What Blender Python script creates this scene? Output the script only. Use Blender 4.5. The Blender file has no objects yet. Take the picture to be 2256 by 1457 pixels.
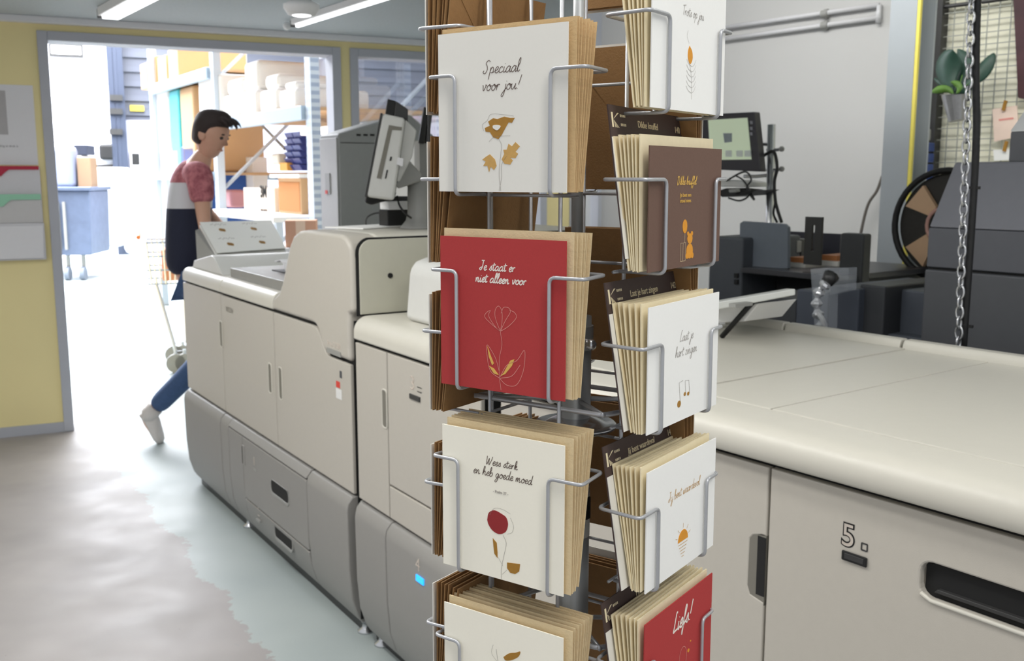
import bpy, bmesh, math, random
from mathutils import Vector, Matrix
random.seed(7)
S = bpy.context.scene
COL = S.collection
# ------------------------------------------------------------------ camera
FPX, CX, CY, H = 2200.0, 1128.0, 728.0, 1.43
PITCH = math.atan(340/2200)
cam = bpy.data.cameras.new('camera'); co = bpy.data.objects.new('camera', cam); COL.objects.link(co)
co.location = (0, 0, H); co.rotation_euler = (math.pi/2-PITCH, 0, 0)
cam.sensor_width = 36; cam.lens = 36*FPX/2256; cam.clip_start = .05; cam.clip_end = 200
cam.dof.use_dof = True; cam.dof.focus_distance = .95; cam.dof.aperture_fstop = 16
S.camera = co
S.view_settings.view_transform = 'Standard'; S.view_settings.look = 'None'
S.view_settings.gamma = 1; S.view_settings.use_curve_mapping = False
S.view_settings.exposure = 0.14
# ------------------------------------------------------------------ world
w = bpy.data.worlds.new('world'); S.world = w; w.use_nodes = True
w.node_tree.nodes['Background'].inputs[0].default_value = (.93, .96, 1, 1)
w.node_tree.nodes['Background'].inputs[1].default_value = .60

# ------------------------------------------------------------------ frames (rotated floor axes, seen from the camera's foot point)
class Fr:
    def __init__(s, deg, ox=0, oy=0):
        s.deg = deg; s.a = math.radians(deg); s.o = Vector((ox, oy, 0))
        s.X = Vector((math.cos(s.a), math.sin(s.a), 0)); s.Y = Vector((-math.sin(s.a), math.cos(s.a), 0))
    def w(s, x, y=None, z=None):
        if y is None: x, y, z = x
        return s.o + s.X*x + s.Y*y + Vector((0, 0, z))
    def l(s, p):
        q = p-s.o; return Vector((q.dot(s.X), q.dot(s.Y), q.z))
    def px(s, X, Y, x=None, y=None, z=None):      # where the sight line of a photo point meets a plane of this frame
        v = -(Y-CY)/FPX
        d = Vector(((X-CX)/FPX, math.cos(PITCH)+v*math.sin(PITCH), -math.sin(PITCH)+v*math.cos(PITCH)))
        c = Vector((0, 0, H))
        if x is not None: n, k = s.X, x+s.o.dot(s.X)
        elif y is not None: n, k = s.Y, y+s.o.dot(s.Y)
        else: n, k = Vector((0, 0, 1)), z
        return s.l(c + d*((k-c.dot(n))/d.dot(n)))
W0 = Fr(0)
L = Fr(32.7)      # left printer: x into the machine, y away along the row
R = Fr(36.9)      # right printer
D = Fr(25.5)      # partition wall: x to the right along it, y into the warehouse
V = Fr(38)        # right-hand wall
K = Fr(-35)       # card spinner
DN = 6.07         # partition plane
CEIL = 2.27
def area(name, loc, sx, sy, power, col=(1, 1, 1), rot=(0, 0, 0), fr=W0):
    l = bpy.data.lights.new(name, 'AREA'); l.shape = 'RECTANGLE'; l.size = sx; l.size_y = sy; l.energy = power; l.color = col
    o = bpy.data.objects.new(name, l); COL.objects.link(o); o.location = fr.w(*loc)
    o.rotation_euler = (rot[0], rot[1], rot[2]+fr.a); return o
# fluorescent strips of the print room (rows run along the machines), unseen area lights added over the open-topped warehouse
area('tube_light', (.3, 2.2, 2.2), .2, 2.4, 24, (1, .98, .94), fr=L)
area('tube_light', (-.5, 3.0, 2.2), .2, 2.4, 20, (1, .98, .95), fr=L)
area('tube_light', (2.9, 1.0, 3.1), .25, 3.0, 58, (1, .98, .92), fr=R)
area('tube_light', (3.3, 3.2, 3.1), .25, 1.6, 34, (1, .98, .95), fr=R)
area('tube_light', (.4, -.9, 3.1), .3, 3.0, 40, (1, .97, .92), fr=R)
area('added_warehouse_light', (-1.5, 17, 6.2), 9, 11, 7600, (.93, .95, 1), fr=D)  # added out of view to flood the warehouse with light
area('added_warehouse_light', (3.0, 9.5, 6.0), 4, 4, 420, (1, .98, .96), fr=D)

# ------------------------------------------------------------------ materials
MATS = {}
def s2l(c):
    return tuple(((v/255)/12.92 if v/255 <= .04045 else ((v/255+.055)/1.055)**2.4) for v in c)+(1,)
def mat(name, rgb, rough=.5, metal=0, noise=0, scale=40, bump=0, bscale=200, spec=.5, emit=0, trans=0, alpha=1, stretch=None, noise_rgb=None):
    if name in MATS: return MATS[name]
    m = bpy.data.materials.new(name); m.use_nodes = True; nt = m.node_tree; b = nt.nodes['Principled BSDF']
    c = s2l(rgb); b.inputs['Base Color'].default_value = c
    b.inputs['Roughness'].default_value = rough; b.inputs['Metallic'].default_value = metal
    b.inputs['Specular IOR Level'].default_value = spec
    tc = nt.nodes.new('ShaderNodeTexCoord'); mp = nt.nodes.new('ShaderNodeMapping'); nt.links.new(tc.outputs['Object'], mp.inputs[0])
    if stretch: mp.inputs['Scale'].default_value = stretch
    if noise:
        n = nt.nodes.new('ShaderNodeTexNoise'); n.inputs['Scale'].default_value = scale; n.inputs['Detail'].default_value = 4
        nt.links.new(mp.outputs[0], n.inputs['Vector'])
        mx = nt.nodes.new('ShaderNodeMix'); mx.data_type = 'RGBA'
        c2 = s2l(noise_rgb) if noise_rgb else tuple(v*(1-noise) for v in c[:3])+(1,)
        mx.inputs['A'].default_value = c2; mx.inputs['B'].default_value = c if noise_rgb else tuple(min(1, v*(1+noise)) for v in c[:3])+(1,)
        nt.links.new(n.outputs['Fac'], mx.inputs['Factor']); nt.links.new(mx.outputs['Result'], b.inputs['Base Color'])
    if bump:
        n2 = nt.nodes.new('ShaderNodeTexNoise'); n2.inputs['Scale'].default_value = bscale
        nt.links.new(mp.outputs[0], n2.inputs['Vector'])
        bp = nt.nodes.new('ShaderNodeBump'); bp.inputs['Strength'].default_value = bump; bp.inputs['Distance'].default_value = .002
        nt.links.new(n2.outputs['Fac'], bp.inputs['Height']); nt.links.new(bp.outputs[0], b.inputs['Normal'])
    if emit:
        b.inputs['Emission Color'].default_value = c; b.inputs['Emission Strength'].default_value = emit
    if trans: b.inputs['Transmission Weight'].default_value = trans
    if alpha < 1: b.inputs['Alpha'].default_value = alpha
    MATS[name] = m; return m
plastic = mat('printer_plastic', (188, 183, 173), .42, noise=.03, scale=60, bump=.12, bscale=900)
plastic_low = mat('printer_lower_plastic', (144, 142, 138), .5, noise=.03, scale=60, bump=.15, bscale=900)
plastic_top = mat('printer_top_plastic', (206, 203, 192), .38, noise=.02, scale=40, bump=.08, bscale=900)
core = mat('seam_black', (22, 22, 22), .8, noise=.1)
recess_m = mat('recess_shade_grey', (120, 117, 108), .5, noise=.05)  # darker plastic tone, the shade inside recesses is in this colour
dark_plastic = mat('dark_plastic', (52, 52, 52), .4, noise=.08, scale=30)
blackm = mat('black_rubber', (20, 20, 21), .55, noise=.1)
midgrey = mat('mid_grey_plastic', (150, 150, 146), .45, noise=.04)
litegrey = mat('light_grey_plastic', (208, 208, 204), .4, noise=.03)
chrome = mat('chrome_wire', (205, 206, 208), .25, .9, noise=.06, scale=80)
wire_m = mat('painted_wire', (178, 180, 184), .33, .45, noise=.08, scale=60)
steel_m = mat('dark_steel_tube', (168, 171, 172), .4, .25, noise=.12, scale=25)
kraft = mat('kraft_paper', (206, 175, 128), .85, noise=.12, scale=150, bump=.15, bscale=500)
kraft_lite = mat('kraft_paper_light', (224, 202, 160), .85, noise=.10, scale=150, bump=.15, bscale=500)
kraft_cream = mat('cream_envelope_paper', (238, 224, 188), .85, noise=.06, scale=150)
whitecard = mat('white_card', (231, 229, 221), .7, noise=.015, scale=300)
whitecard2 = mat('cool_white_card', (244, 244, 241), .7, noise=.015, scale=300)
creamcard = mat('cream_card', (252, 248, 232), .7, noise=.015, scale=300)
redcard = mat('red_card', (176, 52, 52), .75, noise=.08, scale=600)
browncard = mat('brown_card', (106, 80, 68), .75, noise=.12, scale=600)
headcard = mat('dark_brown_header_card', (72, 57, 54), .6, noise=.1, scale=400)
gold = mat('gold_print', (166, 120, 40), .6, noise=.12, scale=200)
goldl = mat('light_gold_print', (200, 158, 88), .6, noise=.12, scale=200)
ink = mat('brown_ink', (92, 74, 66), .7, noise=.05)
inkl = mat('light_grey_ink', (165, 160, 155), .7, noise=.05)
whiteink = mat('white_ink', (245, 236, 226), .7, noise=.02)
pinkink = mat('pink_ink', (226, 150, 140), .7, noise=.02)
goldink = mat('gold_ink', (222, 178, 88), .6, noise=.05)
orange = mat('orange_print', (222, 150, 40), .6, noise=.1, scale=200)
redink = mat('red_print', (150, 38, 40), .7, noise=.08, scale=300)
yellow = mat('yellow_wall_paint', (236, 222, 164), .7, noise=.03, scale=3)
frame_grey = mat('grey_frame_paint', (176, 179, 186), .5, noise=.03, scale=10)
wall_white = mat('white_wall_paint', (193, 193, 191), .8, noise=.03, scale=2)
cream_wall = mat('cream_wall_paint', (238, 236, 216), .8, noise=.02, scale=2)
trim_m = mat('white_trim', (225, 226, 228), .4, noise=.02)
darkmach = mat('dark_machine_paint', (88, 90, 95), .5, noise=.06, scale=40, bump=.1, bscale=600)
darkmach2 = mat('darker_machine_paint', (66, 68, 72), .5, noise=.06, scale=40)
navy = mat('slate_machine_paint', (78, 84, 95), .5, noise=.06, scale=30)
black_shelf = mat('black_shelf', (34, 34, 36), .6, noise=.1)
white_paint = mat('bright_white', (240, 240, 240), .6, noise=.02)
glass = mat('window_glass', (235, 242, 250), .02, trans=1, noise=.01, alpha=.25)

# ------------------------------------------------------------------ mesh builder
ORG = {}
class MB:
    def __init__(s): s.v = []; s.f = []
    def add(s, vs, fs):
        b = len(s.v); s.v += [Vector(v) for v in vs]; s.f += [tuple(i+b for i in f) for f in fs]; return s
    def box(s, x0, x1, y0, y1, z0, z1):
        vs = [(x, y, z) for z in (z0, z1) for y in (y0, y1) for x in (x0, x1)]
        return s.add(vs, [(0, 2, 3, 1), (4, 5, 7, 6), (0, 1, 5, 4), (2, 6, 7, 3), (0, 4, 6, 2), (1, 3, 7, 5)])
    def prism(s, pts, d):                     # polygon of 3D points, extruded by vector d
        n = len(pts); d = Vector(d); pts = [Vector(p) for p in pts]
        return s.add(pts+[p+d for p in pts], [tuple(range(n))[::-1], tuple(range(n, 2*n))]+[(i, (i+1) % n, n+(i+1) % n, n+i) for i in range(n)])
    def cyl(s, a, b, r0, r1=None, n=16):
        return s.tube([a, b], [r0, r0 if r1 is None else r1], n)
    def tube(s, pts, r, n=8, closed=False):
        pts = [Vector(p) for p in pts]; m = len(pts); rs = r if isinstance(r, (list, tuple)) else [r]*m
        base = len(s.v); prev = None; vs = []; fs = []
        for i, p in enumerate(pts):
            if closed: t = pts[(i+1) % m]-pts[i-1]
            else: t = pts[min(i+1, m-1)]-pts[max(i-1, 0)]
            t = t.normalized() if t.length > 1e-9 else Vector((0, 0, 1))
            if prev is None:
                u = t.orthogonal().normalized()
            else:
                u = prev-t*prev.dot(t); u = u.normalized() if u.length > 1e-6 else t.orthogonal().normalized()
            prev = u; v = t.cross(u)
            for k in range(n):
                a = 2*math.pi*k/n; vs.append(p+(u*math.cos(a)+v*math.sin(a))*rs[i])
        for i in range(m if closed else m-1):
            j = (i+1) % m
            for k in range(n):
                fs.append((i*n+k, i*n+(k+1) % n, j*n+(k+1) % n, j*n+k))
        if not closed: fs += [tuple(range(n))[::-1], tuple(range((m-1)*n, m*n))]
        return s.add(vs, fs)
    def lathe(s, c, prof, n=28):              # prof: (radius, z) about a vertical axis through c
        c = Vector(c); vs = []; fs = []; m = len(prof)
        for r, z in prof:
            for k in range(n):
                a = 2*math.pi*k/n; vs.append(c+Vector((r*math.cos(a), r*math.sin(a), z)))
        for i in range(m-1):
            for k in range(n): fs.append((i*n+k, i*n+(k+1) % n, (i+1)*n+(k+1) % n, (i+1)*n+k))
        fs += [tuple(range(n))[::-1], tuple(range((m-1)*n, m*n))]
        return s.add(vs, fs)
    def ball(s, c, rx, ry=None, rz=None, n=14):
        ry = ry or rx; rz = rz or rx; prof = [(math.sin(math.pi*i/8), -math.cos(math.pi*i/8)) for i in range(1, 8)]
        b = len(s.v); s.lathe((0, 0, 0), prof, n)
        for i in range(b, len(s.v)):
            v = s.v[i]; s.v[i] = Vector((c[0]+v.x*rx, c[1]+v.y*ry, c[2]+v.z*rz))
        return s
    def build(s, name, m, parent=None, fr=None, org=None, smooth=False, bevel=0, seg=2, sub=0, kind=None, rot=None):
        if parent is not None: fr, org = ORG[parent.name]
        fr = fr or W0; org = Vector(org) if org is not None else Vector((0, 0, 0))
        me = bpy.data.meshes.new(name); me.from_pydata([v-org for v in s.v], [], s.f); me.update()
        bm = bmesh.new(); bm.from_mesh(me); bmesh.ops.recalc_face_normals(bm, faces=bm.faces); bm.to_mesh(me); bm.free()
        me.materials.append(m)
        o = bpy.data.objects.new(name, me); COL.objects.link(o)
        if smooth:
            for p in me.polygons: p.use_smooth = True
        if bevel:
            b = o.modifiers.new('b', 'BEVEL'); b.width = bevel; b.segments = seg; b.limit_method = 'ANGLE'; b.angle_limit = math.radians(35)
            for p in me.polygons: p.use_smooth = True
            try:
                b.harden_normals = True
            except Exception: pass
        if sub:
            b = o.modifiers.new('s', 'SUBSURF'); b.levels = sub; b.render_levels = sub
        if parent is not None: o.parent = parent
        else:
            o.location = fr.w(*org); o.rotation_euler = (0, 0, fr.a)
        if kind: o['kind'] = kind
        ORG[o.name] = (fr, org)
        return o
def thing(name, label, cat, fr, org, group=None, kind=None):
    o = bpy.data.objects.new(name, None); COL.objects.link(o); o.empty_display_size = .05
    o.location = fr.w(*org); o.rotation_euler = (0, 0, fr.a)
    o['label'] = label; o['category'] = cat
    if group: o['group'] = group
    if kind: o['kind'] = kind
    ORG[o.name] = (fr, Vector(org)); return o
def tag(o, label, cat, group=None, kind=None):
    o['label'] = label; o['category'] = cat
    if group: o['group'] = group
    if kind: o['kind'] = kind
    return o
def struct(o): o['kind'] = 'structure'; return o
def copy_tree(o, parent=None):
    c = o.copy(); COL.objects.link(c)
    if parent is not None: c.parent = parent
    for ch in list(o.children): copy_tree(ch, c)
    return c
def arc(c, r, a0, a1, n=8):
    return [(c[0]+r*math.cos(math.radians(a0+(a1-a0)*i/n)), c[1]+r*math.sin(math.radians(a0+(a1-a0)*i/n))) for i in range(n+1)]
def roundpath(pts, r, n=4, closed=False):     # round the corners of a 3D polyline
    pts = [Vector(p) for p in pts]; out = []; m = len(pts)
    for i, p in enumerate(pts):
        if not closed and i in (0, m-1): out.append(p); continue
        a, b = pts[i-1], pts[(i+1) % m]
        ra = min(r, (a-p).length*.45); rb = min(r, (b-p).length*.45)
        q0 = p+(a-p).normalized()*ra; q1 = p+(b-p).normalized()*rb
        for k in range(n+1):
            t = k/n; out.append(q0*(1-t)**2+p*2*t*(1-t)+q1*t*t)
    return out
def catmull(P, n=6):
    P = [Vector(p) for p in P]
    if len(P) < 3: return P
    Q = [P[0]*2-P[1]]+P+[P[-1]*2-P[-2]]; out = []
    for i in range(1, len(Q)-2):
        for k in range(n):
            t = k/n; a, b, c, d = Q[i-1:i+3]
            out.append(.5*((2*b)+(c-a)*t+(2*a-5*b+4*c-d)*t*t+(3*b-a-3*c+d)*t**3))
    out.append(P[-1]); return out
def curve_mesh(cu):
    o = bpy.data.objects.new('tmp', cu); COL.objects.link(o)
    dg = bpy.context.evaluated_depsgraph_get(); dg.update()
    me = bpy.data.meshes.new_from_object(o.evaluated_get(dg))
    vs = [v.co.copy() for v in me.vertices]; fs = [tuple(p.vertices) for p in me.polygons]
    bpy.data.objects.remove(o); bpy.data.curves.remove(cu); bpy.data.meshes.remove(me)
    return vs, fs
def plate(outer, holes=(), th=.012, bev=.0025):      # flat plate with holes in its own (a, b) plane, c is thickness, front at c = 0
    cu = bpy.data.curves.new('c', 'CURVE'); cu.dimensions = '2D'; cu.fill_mode = 'BOTH'
    cu.extrude = max(th/2-bev, 0); cu.bevel_depth = bev; cu.bevel_resolution = 1; cu.offset = -bev
    for lp in [outer]+list(holes):
        sp = cu.splines.new('POLY'); sp.points.add(len(lp)-1); sp.use_cyclic_u = True
        for i, p in enumerate(lp): sp.points[i].co = (p[0], p[1], 0, 1)
    vs, fs = curve_mesh(cu)
    return [Vector((v.x, v.y, v.z+th/2)) for v in vs], fs
def panel(name, outer, parent, m, x=1.19, holes=(), th=.012, bev=.0025):     # plate in the (y, z) plane of a frame, front face at x
    vs, fs = plate(outer, holes, th, bev)
    return MB().add([(x+v.z, v.x, v.y) for v in vs], fs).build(name, m, parent)
def rect(a0, a1, b0, b1): return [(a0, b0), (a1, b0), (a1, b1), (a0, b1)]
def rrect(a0, a1, b0, b1, r, n=4):
    r = min(r, abs(a1-a0)/2.01, abs(b1-b0)/2.01)
    return arc((a1-r, b1-r), r, 0, 90, n)+arc((a0+r, b1-r), r, 90, 180, n)+arc((a0+r, b0+r), r, 180, 270, n)+arc((a1-r, b0+r), r, 270, 360, n)
def text_mesh(txt, size, th=.0004, align='CENTER', offset=0, sx=1):
    cu = bpy.data.curves.new('t', 'FONT'); cu.body = txt; cu.size = size; cu.extrude = th/2; cu.align_x = align; cu.offset = offset
    vs, fs = curve_mesh(cu)
    return [Vector((v.x*sx, v.y, v.z)) for v in vs], fs

# ------------------------------------------------------------------ the room
def dwall(name, boxes, m, **k):
    b = MB()
    for q in boxes: b.box(*q)
    return struct(b.build(name, m, fr=D, **k))
T = .12
# floor with a worn boundary between two coats of paint
fm = bpy.data.materials.new('epoxy_floor'); fm.use_nodes = True; nt = fm.node_tree; bs = nt.nodes['Principled BSDF']
tc = nt.nodes.new('ShaderNodeTexCoord')
def floor_mask():
    a = W0.px(225, 985, z=0); b = W0.px(590, 1457, z=0); d = (b-a).normalized(); n = Vector((d.y, -d.x, 0)) * -1
    return n, a.dot(n)
n_, k_ = floor_mask()
dp = nt.nodes.new('ShaderNodeVectorMath'); dp.operation = 'DOT_PRODUCT'; dp.inputs[1].default_value = tuple(n_); nt.links.new(tc.outputs['Object'], dp.inputs[0])
def noise_node(scale, detail=6, rough=.6):
    n = nt.nodes.new('ShaderNodeTexNoise'); n.inputs['Scale'].default_value = scale; n.inputs['Detail'].default_value = detail; n.inputs['Roughness'].default_value = rough
    nt.links.new(tc.outputs['Object'], n.inputs['Vector']); return n
def mth(op, a, b=None):
    n = nt.nodes.new('ShaderNodeMath'); n.operation = op
    for i, q in enumerate((a, b)):
        if q is None: continue
        if isinstance(q, (int, float)): n.inputs[i].default_value = q
        else: nt.links.new(q, n.inputs[i])
    return n.outputs[0]
def ramp(fac, a, b):
    n = nt.nodes.new('ShaderNodeMapRange'); n.inputs['From Min'].default_value = a; n.inputs['From Max'].default_value = b; nt.links.new(fac, n.inputs['Value']); return n.outputs[0]
def mix(f, a, b):
    n = nt.nodes.new('ShaderNodeMix'); n.data_type = 'RGBA'; nt.links.new(f, n.inputs['Factor'])
    for key, q in (('A', a), ('B', b)):
        if isinstance(q, tuple): n.inputs[key].default_value = q
        else: nt.links.new(q, n.inputs[key])
    return n.outputs['Result']
dist = mth('ADD', mth('SUBTRACT', dp.outputs['Value'], k_), mth('MULTIPLY', mth('SUBTRACT', noise_node(2.5).outputs['Fac'], .5), .25))
dist = mth('ADD', dist, mth('MULTIPLY', mth('SUBTRACT', noise_node(22, 8, .7).outputs['Fac'], .5), .12))
m1 = ramp(dist, -.004, .004)
wearn = ramp(mth('ADD', noise_node(9, 10, .75).outputs['Fac'], mth('MULTIPLY', dist, .35)), .62, .68)
near = ramp(noise_node(1.1, 2).outputs['Fac'], .45, .6)
wear = mth('MULTIPLY', wearn, .75)
cl = mix(ramp(noise_node(1.5, 3).outputs['Fac'], .3, .7), s2l((146, 142, 140)), s2l((168, 163, 161)))
cl = mix(wear, cl, s2l((132, 141, 146)))
cr = mix(ramp(noise_node(.9, 3).outputs['Fac'], .3, .7), s2l((148, 158, 159)), s2l((172, 180, 178)))
spk = ramp(noise_node(60, 2).outputs['Fac'], .76, .78)
fc = mix(m1, cr, cl) if False else mix(m1, cl, cr)
fc = mix(mth('MULTIPLY', spk, .6), fc, s2l((90, 90, 90)))
nt.links.new(fc, bs.inputs['Base Color']); bs.inputs['Roughness'].default_value = .32
rg = ramp(noise_node(4, 5).outputs['Fac'], .3, .7)
mr = nt.nodes.new('ShaderNodeMapRange'); mr.inputs['To Min'].default_value = .46; mr.inputs['To Max'].default_value = .60; bs.inputs['Specular IOR Level'].default_value = .28; nt.links.new(rg, mr.inputs['Value']); nt.links.new(mr.outputs[0], bs.inputs['Roughness'])
bpn = nt.nodes.new('ShaderNodeBump'); bpn.inputs['Strength'].default_value = .004; bpn.inputs['Distance'].default_value = .01; nt.links.new(noise_node(14).outputs['Fac'], bpn.inputs['Height']); nt.links.new(bpn.outputs[0], bs.inputs['Normal'])
struct(MB().box(-16, 9, -2.5, 30, -.12, 0).build('floor', fm))
DL, DR, DT = .132, 1.688, 2.15        # clear door opening
dwall('wall_back', [(-2.5, .08, DN, DN+T, 0, 2.235), (.08, 1.742, DN, DN+T, 2.195, 2.235), (1.742, 1.80, DN, DN+T, 0, 2.235), (1.80, 3.15, DN, DN+T, 2.2, 2.235), (3.15, 3.33, DN, DN+T, 0, 2.235),
      (3.33, 3.6, DN, DN+T, 2.2, 2.235), (1.80, 3.15, DN, DN+T, 0, .85), (3.33, 3.6, DN, DN+T, 0, .85)], yellow)
dwall('wall_upper', [(2.4, 3.6, DN, DN+T, 2.235, 3.2)], frame_grey)
dwall('door_1', [(.08, DL, DN-.02, DN+T+.02, 0, 2.2), (DR, 1.742, DN-.02, DN+T+.02, 0, 2.2), (DL, DR, DN-.02, DN+T+.02, DT, 2.2)], frame_grey, bevel=.004)
def window(n, a, b):
    fo = dwall('window_%d' % n, [(a, a+.05, DN-.02, DN+T+.02, .85, 2.2), (b-.05, b, DN-.02, DN+T+.02, .85, 2.2), (a+.05, b-.05, DN-.02, DN+T+.02, 2.15, 2.2), (a+.05, b-.05, DN-.02, DN+T+.02, .85, .9)], frame_grey, bevel=.004)
    MB().box(a+.05, b-.05, DN+.05, DN+.056, .9, 2.15).build('pane', glass, fo)
window(1, 1.80, 3.15); window(2, 3.33, 3.6)
dwall('trim_1', [(-2.5, 2.42, DN-.05, DN+.02, 2.235, CEIL)], trim_m, bevel=.004)
dwall('baseboard_left', [(-2.5, .08, DN-.012, DN, 0, .055)], frame_grey)
# low ceiling of wood-wool boards over the walkway
cm = mat('ceiling_board', (186, 194, 197), .9, noise=.10, scale=70, bump=.5, bscale=150)
p1, p2 = D.w(-2.6, DN+.1, 0), D.w(2.42, DN+.1, 0)
q = Vector((math.sin(math.radians(35.8)), -math.cos(math.radians(35.8)), 0))
struct(MB().prism([(p1.x, p1.y, CEIL), (p2.x, p2.y, CEIL), ((p2+q*5.3).x, (p2+q*5.3).y, CEIL), ((p1+q*5.3).x, (p1+q*5.3).y, CEIL)], (0, 0, .1)).build('ceiling', cm))
hi = mat('high_ceiling', (205, 205, 203), .9, noise=.05)
p3 = p2+q*9; e = D.X*6
struct(MB().prism([(p2.x, p2.y, 3.2), (p2+e).to_tuple()[:2]+(3.2,), (p3+e).to_tuple()[:2]+(3.2,), p3.to_tuple()[:2]+(3.2,)], (0, 0, .1)).build('ceiling_high', hi))
VW = 4.8
def vbox(*a): return MB().box(*a)
struct(vbox(VW, VW+.12, 2.83, 5.4, 0, 3.2).build('wall_right', wall_white, fr=V))
struct(vbox(VW, VW+.12, -1.5, 2.83, 0, 3.2).build('wall_right_cream', cream_wall, fr=V))
# ceiling fittings
def fixture(px0, px1, zc, label, m, wd=.11, h=.05, ext=0):
    a = W0.px(*px0, z=zc); b = W0.px(*px1, z=zc); d = (b-a).normalized(); b = b+d*ext; n = Vector((-d.y, d.x, 0))*wd/2
    deg = math.degrees(math.atan2(d.y, d.x)); F = Fr(deg, a.x, a.y); ln = (b-a).length
    t = thing('ceiling_light', label, 'light fixture', F, (0, 0, CEIL))
    MB().box(0, ln, -wd/2, wd/2, zc+.012, CEIL).build('housing', white_paint, t, bevel=.004)
    MB().box(.03, ln, -wd/2+.015, wd/2-.015, zc-.004, zc+.012).build('diffuser', m, t, bevel=.003)
    MB().box(-.006, 0, -wd/2, wd/2, zc, CEIL-.01).build('end_cap', dark_plastic, t)
lamp = mat('lamp_diffuser', (252, 254, 255), .4, emit=2.2)
fixture((240, 42), (330, -5), 2.215, 'fluorescent ceiling light above the left side of the doorway', lamp, ext=1.2)
fixture((650, 60), (850, -2), 2.225, 'thin fluorescent ceiling light right of the round lamp', lamp, wd=.05, ext=1.2)
dn = W0.px(665, 45, y=4.4)
t = thing('round_ceiling_lamp', 'round glass ceiling lamp with white rim hanging above the doorway', 'lamp', W0, (dn.x, 4.4, CEIL))
MB().lathe((dn.x, 4.4, 0), [(.045, 2.16), (.05, CEIL)]).build('glass_cylinder', mat('lamp_glass', (215, 220, 222), .15, alpha=.75), t, smooth=True)
MB().lathe((dn.x, 4.4, 0), [(.03, 2.105), (.058, 2.108), (.076, 2.135), (.076, 2.15), (.045, 2.165)]).build('rim', white_paint, t, smooth=True)
MB().lathe((dn.x, 4.4, 0), [(.02, 2.1), (.04, 2.105)]).build('bulb', lamp, t, smooth=True)
dn2 = W0.px(632, 57, z=CEIL-.03)
tag(MB().ball((dn2.x, dn2.y, CEIL-.03), .022).build('smoke_detector', white_paint, smooth=True), 'small white knob on the ceiling at the end of the thin light', 'detector')
# wall pocket with folders and the notice, on the left
def dpx(X, Y, n=DN): return D.px(X, Y, y=n)
nz = mat('notice_print', (176, 174, 174), .8, noise=.05)
paper = mat('white_paper', (222, 222, 224), .75, noise=.02)
t = thing('wall_notice', 'white printed notice taped to the yellow wall left of the doorway', 'notice', D, (-.12, DN, 1.49))
MB().box(-.34, .045, DN-.003, DN, 1.49, 1.912).build('sheet', paper, t)
MB().box(-.34, -.09, DN-.0045, DN-.003, 1.65, 1.88).build('picture', nz, t)
b = MB()
vs, fs = text_mesh('op tafel en afdeling in druk is', .016)
MB().add([(v.x-.14, DN-.0035-v.z, v.y+1.585) for v in vs], fs).build('text_line', mat('notice_ink', (120, 118, 120), .8), t)
t = thing('document_pocket', 'clear stepped wall pocket holding files below the notice', 'document holder', D, (-.1, DN, .98))
acr = mat('clear_pocket_plastic', (205, 205, 208), .3, noise=.02)
MB().box(-.34, .05, DN-.02, DN, .98, 1.48).box(-.34, .052, DN-.05, DN-.02, .98, 1.18).build('pocket', acr, t, bevel=.003)
MB().box(-.34, .048, DN-.035, DN-.02, 1.18, 1.33).build('upper_pocket', mat('grey_pocket', (196, 195, 194), .4, noise=.02), t, bevel=.003)
def folder(name, rgb, z0, z1, n, lab):
    pts = [(-.34, z0), (.0-.14, z0), (-.12, z0+.02), (-.10, z0+.035), (.045, z0+.035), (.045, z1), (-.34, z1)]
    tag(MB().prism([(x, n, z) for x, z in pts], (0, .006, 0)).build(name, mat(name+'_paper', rgb, .6, noise=.03), fr=D, org=(-.1, n, z0)), lab, 'folder')
folder('red_folder', (176, 32, 62), 1.43, 1.485, DN-.03, 'red card folder tab on top of the wall pocket')
folder('green_folder', (150, 205, 175), 1.27, 1.335, DN-.045, 'mint green card folder in the middle of the wall pocket')
tag(MB().prism([(-.34, DN-.062, .99), (.04, DN-.062, .99), (.046, DN-.055, 1.165), (-.34, DN-.055, 1.165)], (0, .005, 0)).build('paper_sheaf', paper, fr=D, org=(-.1, DN-.06, .99)), 'white paper sheaf at the front of the wall pocket', 'paper')

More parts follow.
